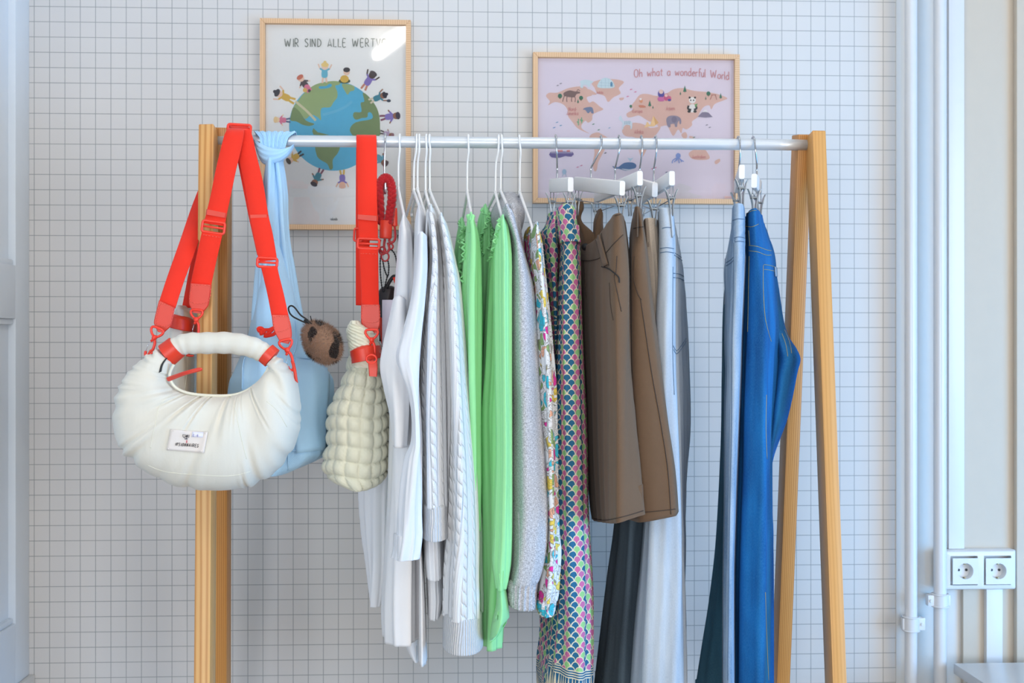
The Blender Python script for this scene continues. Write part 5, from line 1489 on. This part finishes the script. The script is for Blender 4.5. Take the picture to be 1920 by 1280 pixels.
link('back_hem', loft([(1190, 752, 786), (1225, 763, 786), (1243, 775, 787)], 0.00, 0.09, 2.2, 0, (), 60, 6, 0.03), M_WHITE, A_)
A2 = garment('blouse', 'sheer white blouse hanging behind the quilted bag, its long tail low against the wall', 'blouse', (700, 1138, 0.14))
link('body', loft([(560, 736, 760), (700, 712, 752), (860, 684, 744), (920, 675, 740), (1000, 681, 736), (1060, 689, 732), (1110, 694, 724), (1139, 697, 718)], 0.115, 0.185, 2.2, 0, ((0.003, 0.045, 0.3, 0.4), (0.0014, 0.021, 1, 0.6)), 90, 8, 0.03), M_SHEER, A2)
# B: smooth white top
B_ = garment('long_sleeve_top', 'smooth white long-sleeved top whose sleeve swings forward to the left', 'top', (765, 1055, -0.17))
link('body', loft([(384, 784, 791), (396, 780, 797), (420, 777, 800), (480, 775, 801), (560, 774, 799), (640, 773, 792), (760, 773, 789), (900, 770, 789), (1000, 768, 789), (1030, 768, 788)], -0.16, 0.10, 2.3, 0, FS, 96, 8, 0.04, yrk=.25), M_WHITE2, B_)
link('sleeve', loft([(440, 782, 800), (500, 778, 801), (560, 770, 797), (620, 755, 791), (666, 741.5, 788), (700, 751, 786), (735, 765, 785), (780, 773, 786), (830, 774, 787), (860, 764, 787), (900, 756, 788), (950, 749, 788.5), (985, 746, 789), (1010, 745, 789), (1040, 740, 787), (1052, 737, 786)], -0.215, -0.155, 2.1, 0.0, ((0.0022, 0.034, 2.1, 1.2), (0.0012, 0.018, 1, -0.6)), 90, 8, 0.04, wob=.001), M_WHITE2, B_)
B2_ = garment('pleated_blouse', 'sheer white pleated blouse with its ruffled hems showing between the two cable sweaters', 'blouse', (815, 1168, -0.02))
link('body', loft([(398, 800, 808), (425, 799, 806), (500, 797, 806), (700, 795, 812), (900, 795, 822), (1010, 795, 830), (1060, 797, 832), (1090, 800, 832)], -0.155, 0.04, 2.4, 0, ((0.0011, 0.0095, 0, 0.1),), 160, 7, 0.03), M_SHEER, B2_)
link('hem_flounce', loft([(1040, 799, 828), (1090, 800, 830), (1130, 802, 831), (1164, 803, 827)], -0.13, 0.06, 2.4, 0, ((0.0013, 0.0085, 0, 0.1),), 180, 7, 0.03), M_SHEER, B2_)
# C, D: cable sweaters
C_ = garment('cable_knit_sweater', 'shorter white cable-knit sweater with its ribbed cuff ending beside the longer one', 'sweater', (815, 1014, -0.13), 'white cable-knit sweaters')
link('sleeve', loft([(388, 803, 815), (400, 800, 819), (430, 804, 824), (486, 806, 829), (540, 800, 832), (600, 793, 835), (700, 789, 838), (800, 788, 840), (900, 790, 841), (955, 791, 842)], -0.190, 0.09, 2.4, 0, ((0.0028, 0.05, 0.9, 0.3),), 110, 8, 0, yrk=.25), M_KNIT, C_)
link('cuff', loft([(952, 790.5, 842), (975, 791, 842), (1000, 790, 843.5), (1016, 790, 843.5)], -0.191, 0.02, 2.4, 0, (), 110, 6, 0.04, yrk=.3), M_RIB, C_)
D_ = garment('cable_knit_sweater', 'longer white cable-knit sweater whose ribbed cuff reaches lowest, left of the green blouses', 'sweater', (868, 1230, -0.15), 'white cable-knit sweaters')
link('sleeve', loft([(404, 822, 833), (414, 822, 838), (440, 826, 845), (486, 831, 855), (530, 833, 864), (615, 835, 872), (700, 838, 878), (755, 839, 883), (869, 840, 894), (950, 840, 899), (1016, 838, 902), (1080, 833, 903), (1143, 831, 905), (1168, 831, 905)], -0.195, 0.05, 2.4, 0, ((0.003, 0.055, 1.2, 0.35), (0.001, 0.03, 0, .5)), 120, 8, 0, yrk=.25), M_KNIT, D_)
link('cuff', loft([(1165, 831, 905), (1190, 830, 905.5), (1215, 829, 906.5), (1230, 829, 907)], -0.196, -0.01, 2.4, 0, (), 120, 6, 0.04, yrk=.3), M_RIB, D_)

# E: narrow green blouse
FG = ((0.0036, 0.036, 0.6, 0.35), (0.0008, 0.017, 2.0, -0.5))
E_ = garment('blouse', 'narrow mint green blouse with a gathered neck, just right of the cable sweaters', 'blouse', (880, 1110, 0.0), 'mint green blouses')
link('sleeve', loft([(403, 878, 887), (410, 877, 889), (438, 875, 896), (480, 871, 900), (540, 867, 901), (600, 868, 901), (700, 872, 900), (800, 880, 899), (900, 884, 899), (1000, 880, 898)], -0.165, -0.02, 2.3, 0, FG, 110, 8, 0.03, yrk=.3), M_GREEN, E_)
link('ruffled_neck', loft([(401, 877, 887), (404, 876, 889), (408, 877, 888), (413, 879, 887)], -0.168, -0.148, 2.2, 0, ((0.0016, 0.006, 0, 0.5),), 90, 5, 0.006, open_top=True, env0=1), M_GREEN, E_)
link('back_panel', loft([(412, 861, 870), (420, 860, 872), (440, 857, 874), (470, 854, 876), (510, 854, 878), (560, 856, 880), (700, 850, 890), (900, 840, 890), (1050, 820, 890), (1105, 817, 888)], 0.03, 0.15, 2.3, 0, ((0.003, 0.022, 0, 1), (0.0015, 0.011, 2, 1)), 110, 8, 0.03, yrk=.3), M_GREEN, E_)
bm = bmesh.new(); tE = bvh(*[c for c in E_.children])
def ruffle(bm, tree, pts, amp, wl, lift, r):
    sp = [on_surface(tree, x, y, lift) for x, y in spline(pts, 14)]
    q = []; L = 0
    for i, h in enumerate(sp):
        if h is None: continue
        if q: L += (h[0] - q[-1][1]).length
        q.append((h[0] + Vector((amp * math.sin(2 * PI * L / wl), -abs(amp) * 0.5 * math.cos(2 * PI * L / wl), 0)), h[0]))
    if len(q) > 3: tube(bm, [a for a, b in q], r, 6, False, 0.5)
ruffle(bm, tE, [(868, 424), (872, 450), (871, 480), (866, 500), (868, 530)], 0.003, 0.012, 0.003, 0.0022)
ruffle(bm, tE, [(862, 414), (866, 430), (862, 450), (866, 475)], 0.003, 0.011, 0.003, 0.002)
link('ruffle', bm, M_GREEN, E_)
# F: wider green blouse
F_ = garment('blouse', 'wide mint green blouse with a loose open cuff hanging lowest, left of the silvery jacket', 'blouse', (925, 1222, -0.1), 'mint green blouses')
link('body', loft([(424, 930, 950), (450, 925, 955), (480, 920, 957), (560, 914, 957), (680, 908, 957), (775, 900, 957), (860, 901, 957), (950, 903, 956), (1060, 905, 954), (1160, 906, 944), (1221, 907, 940)], -0.13, 0.04, 2.3, 0, FG, 130, 8, 0.04, yrk=.3), M_GREEN, F_)
link('sleeve', loft([(408, 938, 946), (414, 934, 949), (430, 931, 953), (480, 929, 958), (560, 929, 957.5), (700, 931, 957), (850, 933, 957.5), (960, 930, 958), (1020, 927, 958.5), (1060, 925, 957), (1090, 929, 952), (1108, 932, 947)], -0.185, -0.10, 2.3, 0, ((0.0030, 0.022, 1.0, 0.2), (0.0014, 0.011, 2.0, -0.5)), 110, 8, 0.0, yrk=.3), M_GREEN, F_)
link('cuff', gloft([(1104, [(931, -.15), (939, -.178), (948, -.15), (939, -.11)]), (1125, [(931, -.15), (940, -.185), (951, -.15), (940, -.11)]), (1148, [(929, -.15), (941, -.19, -4), (954, -.15, 2), (941, -.10)]), (1180, [(922, -.15), (938, -.195, -10), (955, -.15, -12), (941, -.10, 0)]), (1212, [(918, -.15), (934, -.19, -26), (954, -.14, -44), (938, -.10, 2)])], 8, 7, 0.03, sharp=0, open_top=False), M_GREEN, F_)
link('back_panel', loft([(387, 905, 914), (396, 901, 920), (415, 897, 926), (460, 896, 930), (560, 899, 932), (700, 900, 932), (900, 900, 930), (1000, 903, 930)], 0.05, 0.155, 2.3, 0, ((0.003, 0.022, 0, 1), (0.0015, 0.011, 2, 1)), 110, 8, 0.03, yrk=.3), M_GREEN, F_)
bm = bmesh.new(); tF = bvh(*[c for c in F_.children])
ruffle(bm, tF, [(905, 392), (910, 402), (916, 410), (922, 424), (921, 450), (914, 470)], 0.0032, 0.011, 0.003, 0.0022)
ruffle(bm, tF, [(936, 412), (938, 425), (932, 440), (929, 455), (924, 478), (918, 490)], 0.003, 0.011, 0.002, 0.002)
ruffle(bm, tF, [(914, 400), (912, 420), (906, 440), (903, 460), (908, 480)], 0.003, 0.012, 0.003, 0.002)
link('ruffle', bm, M_GREEN, F_)
bm = bmesh.new()
for p in ([(931, 1106), (939, 1109), (948, 1106)], [(919, 1205), (930, 1196), (942, 1178), (953, 1160)], [(936, 1075), (938, 1092), (937, 1104)], [(944, 1070), (943, 1090), (943, 1104)]): seam(bm, tF, p, 0.0007)
link('stitching', bm, M_GREEN, F_)
# G: silver tweed jacket
G_ = garment('jacket', 'silvery tweed jacket with a standing collar and elasticated cuffs', 'jacket', (985, 1150, -0.14))
link('body', loft([(384, 944, 972), (400, 944, 974), (430, 952, 976), (460, 960, 979), (520, 960, 992), (600, 958, 1000)], -0.10, 0.16, 2.5, 0, FS, 90, 8, 0.0, yrk=.3), M_TWEED, G_)
link('sleeve', loft([(386, 941, 954), (394, 941, 962), (408, 944, 967), (450, 958, 976), (500, 957, 990), (540, 956, 999), (600, 955, 1004), (700, 957, 1010), (750, 961, 1013), (837, 961, 1020), (900, 960, 1025), (960, 960, 1030), (1020, 957, 1029), (1060, 956, 1024), (1090, 953, 1016), (1100, 954, 1010)], -0.180, -0.02, 2.4, 0, ((0.002, 0.05, 0.5, 0.6),), 110, 8, 0, wob=.0016, seed=7, yrk=.35), M_TWEED, G_)
link('cuff', loft([(1096, 953, 1008), (1106, 951, 1007), (1118, 953, 1005), (1130, 952, 1005), (1146, 955, 1003)], -0.178, -0.06, 2.4, 0, ((0.0018, 0.0085, 0, 0.2),), 170, 6, 0.03, tilt=-0.1, yrk=.35, env0=1), M_TWEED, G_)
link('collar', gloft([(359, [(938, .10), (950, .04), (966, .06), (974, .12), (955, .16)]), (372, [(926, .10), (946, 0.0), (975, .02), (978, .12), (950, .16)]), (392, [(917, .09), (940, -.05), (982, -.03), (980, .12), (948, .16)]), (412, [(922, .06), (944, -.06), (978, -.04), (978, .1), (948, .14)]), (428, [(932, .0), (948, -.05), (974, -.04), (974, .08), (950, .1)])], 8, 6, 0.0, sharp=0.3), M_TWEED, G_)
tG = bvh(*[c for c in G_.children if c.name.startswith('sleeve')])
bm = bmesh.new(); seam(bm, tG, [(972, 960), (974, 1000), (974, 1050), (973, 1085)], 0.0008); link('seam', bm, M_TWEED, G_)
# H: floral blouse
H_ = garment('blouse', 'white blouse with a bright floral print, between the silvery jacket and the dress', 'blouse', (1028, 1158, -0.12))
link('sleeve', loft([(421, 998, 1008), (432, 994, 1011), (457, 993, 1016), (500, 996, 1020), (560, 1002, 1026), (640, 1004, 1034), (724, 1008, 1041), (837, 1014, 1043), (921, 1018, 1043), (1000, 1020, 1045), (1040, 1018, 1049), (1080, 1014, 1048), (1115, 1010, 1046), (1132, 1009, 1043)], -0.165, 0.0, 2.3, 0, ((0.0024, 0.03, 0.2, 0.4), (0.001, 0.016, 1, .3)), 110, 8, 0, yrk=.35), M_FLORAL, H_)
link('cuff', loft([(1128, 1007, 1043), (1138, 1006, 1041), (1150, 1009, 1039), (1158, 1011, 1036)], -0.155, -0.06, 2.3, 0, ((0.0022, 0.010, 0, 0.4),), 130, 6, 0.02, env0=1, yrk=.35), M_FLORAL, H_)
link('back_panel', loft([(428, 986, 1000), (440, 984, 1002), (480, 985, 1004), (540, 990, 1026), (620, 1004, 1038), (700, 1010, 1042), (900, 1010, 1042), (1000, 1012, 1042)], 0.02, 0.15, 2.4, 0, FS, 90, 8, 0.02, yrk=.3), M_FLORAL, H_)
# I: scale-print dress
I_ = garment('dress', 'long dress in a pink, green and blue fish-scale print with a striped border', 'dress', (1075, 1300, -0.09))
link('body', gloft([(432, [(1051, -.05), (1060, -.115), (1074, -.118), (1084, -.07), (1080, .10), (1048, .10)]), (470, [(1052, -.05), (1060, -.115), (1076, -.118), (1088, -.07), (1082, .10), (1046, .10)]), (574, [(1048, -.06), (1058, -.12), (1078, -.125), (1090, -.08), (1084, .10), (1044, .10)]), (700, [(1043, -.07), (1056, -.125), (1078, -.13), (1095, -.08), (1088, .10), (1040, .10)]), (837, [(1041, -.08), (1057, -.13), (1080, -.135), (1100, -.08), (1090, .10), (1036, .10)]),
                    (960, [(1043, -.08), (1060, -.13), (1084, -.135), (1102, -.08), (1092, .10), (1032, .10)]), (1110, [(1044, -.08), (1064, -.13), (1088, -.135), (1109, -.08), (1094, .10), (1022, .10)]), (1200, [(1038, -.08), (1065, -.13), (1090, -.135), (1110, -.08), (1096, .10), (1016, .10)]), (1290, [(1028, -.08), (1065, -.13), (1091, -.135), (1111, -.08), (1096, .10), (1012, .10)]), (1380, [(1024, -.08), (1066, -.13), (1092, -.135), (1112, -.08), (1096, .10), (1010, .10)])], 14, 8, 0.04, folds=((0.0022, 0.030, 1.0, 0.25), (0.001, 0.016, 2, 0)), sharp=0.2), M_SCALE, I_)
link('waist_panel', loft([(386, 1045, 1077), (390, 1044, 1079), (410, 1047, 1080), (434, 1050, 1084), (452, 1052, 1088)], -0.13, -0.05, 2.4, 0, ((0.0012, 0.025, 0, .3),), 80, 6, 0.03), M_SCALE, I_)
link('neck_ruffle', gloft([(396, [(1028, 0.0), (1042, -.04), (1046, .06), (1030, .08)]), (415, [(1024, 0.0), (1042, -.05), (1046, .06), (1024, .08)]), (436, [(1013, 0.0), (1040, -.06), (1046, .06), (1014, .08)]), (470, [(1020, 0.0), (1042, -.05), (1048, .08), (1022, .1)]), (560, [(1030, 0.0), (1044, -.04), (1048, .08), (1030, .1)]), (700, [(1038, 0.0), (1042, -.03), (1048, .08), (1036, .1)])], 10, 7, 0.03, folds=((0.0022, 0.022, 0, 0.5),), sharp=0.1), M_SCALE, I_)

# J: front brown shorts
def trousers(name, label, at, rows, mat, group=None, **kw):
    g = garment(name, label, 'shorts' if 'shorts' in name else 'trousers', at, group)
    o = link('body', gloft(rows, **kw), mat, g)
    return g, o


J_, Jb = trousers('shorts', 'brown cotton shorts in front, their open waistband with a dark button facing left', (1160, 985, -0.1), [
    (440, [(1088, .06, 4), (1118, -.06, -8), (1150, -.20, -38), (1166, -.205, -40), (1172, -.10, -30), (1130, .09, -8)]),
    (470, [(1088, .06), (1118, -.08, -4), (1150, -.205, -20), (1172, -.205, -25), (1177, -.10, -15), (1130, .09)]),
    (520, [(1088, .06), (1116, -.09), (1150, -.21, -5), (1178, -.205, -5), (1180, -.10), (1130, .10)]),
    (632, [(1089, .06), (1118, -.09), (1153, -.22), (1179, -.205), (1182, -.08), (1130, .10)]),
    (700, [(1092, .06), (1120, -.09), (1154, -.225), (1180, -.205), (1184, -.08), (1130, .10)]),
    (776, [(1096, .06), (1122, -.09), (1155, -.23), (1188, -.205), (1188, -.08), (1134, .10)]),
    (870, [(1100, .06, 24), (1124, -.09, 12), (1155, -.23), (1198, -.205), (1192, -.07), (1138, .10)]),
    (955, [(1106, .06, 34), (1128, -.09, 18), (1155, -.23), (1207, -.205), (1198, -.06), (1142, .10)]),
    (981, [(1110, .06, 44), (1132, -.09, 24), (1156, -.23, 0), (1209, -.205, -13), (1200, -.06, -5), (1146, .10, 8)])],
    M_BROWN, 'brown shorts', n=12, per=8, hem=0.05, folds=((0.0016, 0.05, 0.5, 0.3),), sharp=0.55)
tJ = bvh(Jb)
bm = bmesh.new()
for p in ([(1090, 488), (1110, 488), (1130, 480), (1150, 458), (1168, 440)], [(1120, 440), (1126, 470), (1134, 500)], [(1128, 437), (1134, 465), (1142, 498)], [(1157, 480), (1155, 510), (1152, 520), (1160, 560), (1165, 584)], [(1143, 530), (1145, 570), (1150, 600)], [(1094, 490), (1098, 530), (1100, 560)], [(1114, 972), (1134, 975), (1156, 971), (1180, 965), (1206, 957)], [(1153, 404), (1163, 402)]):
    seam(bm, tJ, p, 0.0008)
link('stitching', bm, M_STITCHB, J_)
bm = bmesh.new(); h = on_surface(tJ, 1098, 463, 0.001)
if h:
    for r_, a_ in ((0.007, 0.0), (0.0045, 0.0012)):
        tube(bm, [h[0] + Vector((0, -a_ - .001, 0)), h[0] + Vector((0, -a_ - 0.0025, 0))], r_, 18)
link('button', bm, M_DARK, J_)
bm = bmesh.new(); patch(bm, tJ, [(1119, 444), (1127, 440), (1143, 495), (1134, 500)], 4, 10, 0.0022, 0.002); link('belt_loop', bm, M_BROWN, J_)
bm = bmesh.new(); seam(bm, tJ, [(1130, 500), (1143, 504), (1153, 512), (1160, 520), (1161, 530)], 0.0011, lift=0.002); link('cord', bm, M_BLACK, J_)
# K: second brown shorts
K_, Kb = trousers('shorts', 'brown cotton shorts behind, their right leg hanging furthest to the right', (1225, 975, -0.1), [
    (388, [(1184, .0, 14), (1190, -.185, 0), (1200, -.19, 0), (1203, -.13), (1196, .04, 8)]),
    (425, [(1181, .0), (1186, -.15), (1204, -.19), (1208, -.13), (1200, .06)]),
    (477, [(1180, .0), (1184, -.175), (1212, -.19), (1215, -.08), (1204, .08)]),
    (552, [(1180, .0), (1183, -.17), (1218, -.19), (1222, -.11), (1208, .08)]),
    (668, [(1182, .0), (1184, -.17), (1232, -.19), (1236, -.11), (1216, .08)]),
    (776, [(1184, .0), (1188, -.17), (1246, -.19), (1250, -.11), (1226, .08)]),
    (883, [(1180, .0), (1192, -.17), (1261, -.19), (1265, -.11), (1234, .08)]),
    (974, [(1160, .0, 18), (1197, -.17, 9), (1266, -.19, -7), (1270.5, -.11, -6), (1236, .08, 10)])],
    M_BROWN, 'brown shorts', n=12, per=8, hem=0.05, folds=((0.0012, 0.06, 0.5, 0.3),), sharp=0.4)
tK = bvh(Kb)
bm = bmesh.new()
for p in ([(1201, 560), (1210, 620), (1222, 700), (1240, 800), (1252, 880), (1258, 964)], [(1190, 480), (1188, 520), (1196, 550), (1203, 562)], [(1208, 960), (1240, 957), (1266, 954)], [(1188, 428), (1197, 426), (1206, 425)]): seam(bm, tK, p, 0.0008)
link('stitching', bm, M_STITCHB, K_)
# the turned-up dark inside leg hem at the back
# brown cloth clipped at the back ends of the bars (waist backs)
link('waistband_back', loft([(396, 1120, 1129), (402, 1117, 1131), (420, 1113, 1131), (470, 1112, 1134)], 0.10, 0.14, 2.2, 0, FS, 60, 6, 0.02), M_BROWN, K_)
link('waistband_back', loft([(378, 1081, 1094), (390, 1080, 1095), (412, 1082, 1090), (440, 1084, 1118), (470, 1088, 1130)], 0.10, 0.13, 2.2, 0, FS, 60, 6, 0.02), M_BROWN, J_)
# L: beige trousers
L_, Lb = trousers('trousers', 'beige trousers with a gathered elastic waist, squeezed between the brown shorts and the pale jeans', (1225, 900, -0.05), [
    (409, [(1207, -.06), (1210, -.125), (1229, -.125), (1233, -.06), (1220, .08)]),
    (450, [(1209, -.06), (1213, -.125), (1232, -.125), (1236, -.06), (1222, .08)]),
    (520, [(1210, -.06), (1215, -.12), (1233, -.12), (1236, -.06), (1222, .08)]),
    (700, [(1212, -.06), (1220, -.12), (1234, -.12), (1238, -.06), (1224, .08)]),
    (900, [(1212, -.04), (1224, -.10), (1236, -.10), (1240, -.04), (1224, .08)])], M_BEIGE2, None, n=16, per=8, hem=0.03, folds=((0.0012, 0.009, 0, 0.1),), sharp=0.2)
# M: pale jeans
M_, Mb = trousers('jeans', 'pale grey-blue wide-leg jeans, right of the brown shorts', (1235, 1290, -0.05), [
    (389, [(1234, -.03), (1237, -.15), (1256, -.155), (1260, -.12), (1262, .02), (1248, .06)]),
    (440, [(1234, -.03), (1238, -.15), (1262, -.155), (1266, -.10), (1272, .04), (1250, .08)]),
    (515, [(1232, -.03), (1237, -.15), (1262, -.155), (1270, -.08), (1284, .06), (1254, .10)]),
    (600, [(1228, -.03), (1233, -.15), (1261, -.160), (1270, -.08), (1288, .06), (1256, .10)]),
    (700, [(1226, -.03), (1232, -.15), (1262, -.160), (1272, -.08), (1291, .06), (1256, .10)]),
    (812, [(1224, -.03), (1230, -.15), (1267, -.155), (1276, -.07), (1292.5, .06), (1256, .10)]),
    (966, [(1213, -.03), (1222, -.14), (1272, -.145), (1278, -.06), (1285, .06), (1250, .10)]),
    (1073, [(1204, -.03), (1218, -.14), (1276, -.145), (1280, -.06), (1281, .06), (1244, .10)]),
    (1206, [(1190, -.03), (1212, -.14), (1279, -.145), (1283, -.06), (1280, .06), (1240, .10)]),
    (1330, [(1180, -.03), (1208, -.14), (1280, -.145), (1285, -.06), (1280, .06), (1236, .10)])], M_PALE, None, n=12, per=8, hem=0.05, folds=((0.0022, 0.055, 0.9, 0.2), (0.001, 0.027, 0, 0.3)), sharp=0.45)
tM = bvh(Mb)
bm = bmesh.new()
for p in ([(1242, 428), (1250, 426), (1262, 427)], [(1238, 466), (1250, 464), (1263, 466)], [(1238, 474), (1250, 472), (1263, 474)], [(1265, 474), (1274, 480), (1281, 486)], [(1264, 478), (1273, 484), (1281, 490)], [(1262, 512), (1275, 514), (1284, 520)], [(1262, 520), (1275, 522), (1285, 528)], [(1261.5, 500), (1261, 600), (1261, 660), (1264, 740)], [(1263, 655), (1268, 663), (1276, 655), (1286, 640)], [(1262, 648), (1268, 657), (1276, 649), (1286, 634)]):
    seam(bm, tM, p, 0.0008)
link('stitching', bm, M_STITCH, M_)
bm = bmesh.new(); patch(bm, tM, [(1255, 392), (1259.5, 392), (1263, 440), (1259, 446)], 3, 10, 0.003, 0.002); link('belt_loop', bm, M_PALE, M_)
# N: shaded leg of the pale jeans, its shade painted in as dark denim
N_, Nb = trousers('trousers', 'wide jeans leg with dark shade painted in, showing under the brown shorts', (1160, 1290, 0.03), [
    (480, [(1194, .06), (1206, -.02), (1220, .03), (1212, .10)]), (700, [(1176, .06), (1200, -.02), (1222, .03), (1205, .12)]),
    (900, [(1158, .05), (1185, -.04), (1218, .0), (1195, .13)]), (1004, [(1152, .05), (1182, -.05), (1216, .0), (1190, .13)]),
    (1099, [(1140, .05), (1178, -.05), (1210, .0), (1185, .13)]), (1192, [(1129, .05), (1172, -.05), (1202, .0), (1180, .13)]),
    (1330, [(1113, .05), (1166, -.05), (1194, .0), (1172, .13)])], M_SHADE_GREY, None, n=16, per=8, hem=0.04, folds=((0.002, 0.05, 0.2, 0.3),), sharp=0.4)
# P: washed jeans
P_, Pb = trousers('jeans', 'light washed mid-blue jeans, just left of the bright blue ones', (1372, 1290, -0.08), [
    (382, [(1373, -.06), (1377, -.155), (1392, -.155), (1396, -.06), (1384, .06)]),
    (412, [(1372, -.06), (1376, -.155), (1394, -.155), (1397, -.06), (1384, .06)]),
    (441, [(1368, -.02), (1374, -.155), (1394, -.16), (1397, -.06), (1384, .06)]),
    (491, [(1359, .0), (1373, -.155), (1393, -.16), (1397, -.06), (1382, .08)]),
    (563, [(1361, .0), (1371, -.155), (1390, -.16), (1394, -.06), (1380, .08)]),
    (635, [(1360, .0), (1368, -.155), (1387, -.16), (1391, -.06), (1378, .08)]),
    (700, [(1361, .0), (1369, -.155), (1385, -.16), (1389, -.06), (1378, .08)]),
    (790, [(1359, .0), (1366, -.155), (1381, -.16), (1386, -.06), (1376, .08)]),
    (972, [(1358, .0), (1363, -.155), (1375, -.16), (1380, -.06), (1374, .08)]),
    (1108, [(1356, .0), (1360, -.155), (1372, -.16), (1377, -.06), (1370, .08)]),
    (1330, [(1356, .0), (1359, -.155), (1373, -.16), (1378, -.06), (1370, .08)])], M_ACID, None, n=12, per=8, hem=0.05, folds=((0.0014, 0.03, 0.9, 0.2), (0.0008, 0.017, 0, 0.7)), sharp=0.3)
tP = bvh(Pb)
bm = bmesh.new()
for p in ([(1374, 413), (1384, 410), (1396, 411)], [(1377, 446), (1386, 444), (1396, 446)], [(1378, 453), (1386, 452), (1395, 453)], [(1376, 455), (1376, 500), (1375, 560), (1373, 640), (1372, 800), (1368, 1000), (1365, 1275)], [(1362, 492), (1370, 487), (1376, 481)], [(1362, 498), (1370, 493), (1376, 487)], [(1378, 452), (1379, 446)]): seam(bm, tP, p, 0.0008)
link('stitching', bm, M_STITCH, P_)
T_, Tb = trousers('jeans', 'flared jeans leg with dark teal shade painted in, widening left behind the washed pair', (1340, 1290, 0.06), [  # T: shaded leg of the washed jeans, shade put into the denim colour
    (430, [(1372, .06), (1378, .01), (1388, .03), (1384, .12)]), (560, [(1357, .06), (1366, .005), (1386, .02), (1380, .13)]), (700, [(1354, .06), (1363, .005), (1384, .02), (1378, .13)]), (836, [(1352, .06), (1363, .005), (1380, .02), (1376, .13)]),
    (1017, [(1343, .06), (1360, .005), (1376, .02), (1372, .13)]), (1130, [(1331, .06), (1356, .005), (1374, .02), (1366, .13)]), (1221, [(1317, .06), (1350, .005), (1372, .02), (1360, .13)]), (1330, [(1300, .06), (1344, .005), (1370, .02), (1352, .13)])], M_SHADE_TEAL, None, n=16, per=8, hem=0.04, folds=((0.001, 0.04, 0.2, 0.3),), sharp=0.3)
bm = bmesh.new(); a = P(1354, 571, 0.02); b = P(1368, 486, 0.02); box(bm, ((a.x + b.x) / 2, 0.0, (a.z + b.z) / 2), (b.x - a.x, 0.0007, b.z - a.z))
tag(link('price_tag', bm, plain('grey_card', (168, 166, 176), 0.6), None, False), 'plain grey card tag poking out behind the light washed jeans', 'price tag')
# Q: bright blue jeans
Q_, Qb = trousers('jeans', 'bright saturated blue jeans nearest the right end of the rail', (1415, 1290, -0.06), [
    (392, [(1398, -.03, 4), (1404, -.11, 2), (1418, -.12, -2), (1430, -.03, 4), (1416, .06)]),
    (420, [(1397, -.03), (1403, -.11), (1420, -.125), (1437, -.02), (1418, .08)]),
    (470, [(1396, -.03), (1404, -.11), (1424, -.13), (1453, -.02), (1424, .09)]),
    (506, [(1395, -.03), (1405, -.11), (1430, -.13), (1456, -.02), (1426, .10)]),
    (563, [(1393, -.03), (1404, -.11), (1434, -.135), (1460, -.02), (1428, .10)]),
    (621, [(1392, -.03), (1402, -.11), (1436, -.135), (1462, -.02), (1428, .10)]),
    (700, [(1390, -.03), (1399, -.11), (1434, -.135), (1456, -.03), (1426, .10)]),
    (790, [(1387, -.03), (1397, -.11), (1434, -.135), (1449, -.03), (1422, .10)]),
    (881, [(1384, -.03), (1396, -.11), (1434, -.135), (1445, -.03), (1420, .10)]),
    (972, [(1381, -.03), (1393, -.11), (1434, -.135), (1446, -.03), (1420, .10)]),
    (1017, [(1380, -.03), (1392, -.11), (1434, -.135), (1449, -.03), (1420, .10)]),
    (1108, [(1378, -.03), (1390, -.11), (1434, -.135), (1449, -.03), (1420, .10)]),
    (1330, [(1376, -.03), (1388, -.11), (1430, -.135), (1450, -.03), (1420, .10)])], M_BRIGHT, None, n=12, per=8, hem=0.05, folds=((0.0022, 0.045, 1.4, 0.25), (0.001, 0.024, 0, 0.5)), sharp=0.35)
link('rear_leg', gloft([(480, [(1440, .03), (1446, -.02), (1452, .01), (1446, .07)]), (563, [(1440, .03), (1452, -.04), (1464, .0), (1450, .08)]), (621, [(1438, .03), (1458, -.05), (1476, -.01), (1456, .08)]), (655, [(1436, .03), (1466, -.06), (1494, -.02), (1466, .08)]), (675, [(1434, .03), (1470, -.06), (1501, -.02), (1470, .08)]), (700, [(1432, .03), (1466, -.06), (1495, -.02), (1464, .08)]), (745, [(1432, .03), (1460, -.06), (1486, -.02), (1456, .08)]), (790, [(1432, .03), (1454, -.06), (1475, -.02), (1450, .08)]),
                        (850, [(1430, .03), (1444, -.05), (1453, -.01), (1442, .07)]), (900, [(1430, .03), (1438, -.04), (1444, .0), (1438, .06)]), (1000, [(1430, .03), (1438, -.03), (1444, .0), (1438, .06)])], 10, 8, 0.0, folds=((0.0014, 0.05, 0.3, 0.8),), sharp=0.3, open_top=False), M_BRIGHT, Q_)
tQ = bvh(*[c for c in Q_.children])
bm = bmesh.new()
for p in ([(1400, 400), (1410, 395), (1418, 394)], [(1398, 424), (1410, 425), (1422, 420)], [(1404, 432), (1406, 460)], [(1404, 460), (1420, 462), (1436, 468), (1446, 470)], [(1404, 470), (1420, 472), (1436, 478), (1446, 478)], [(1405, 480), (1404, 530), (1403, 580), (1402, 622)], [(1432, 496), (1442, 497), (1452, 500)], [(1433, 505), (1442, 506), (1452, 508)], [(1431, 497), (1431, 540), (1434, 590), (1440, 620), (1446, 640)], [(1466, 625), (1473, 645), (1477, 668)], [(1471, 618), (1480, 640), (1484, 662)], [(1437, 740), (1436, 800), (1438, 860)], [(1435, 1110), (1437, 1180), (1441, 1275)]):
    seam(bm, tQ, p, 0.0005)
link('stitching', bm, M_STITCHY, Q_)
bm = bmesh.new(); patch(bm, tQ, [(1451, 500), (1456, 502), (1457, 520), (1452, 518)], 3, 4, 0.003, 0.002); link('label_tab', bm, M_ACID, Q_)
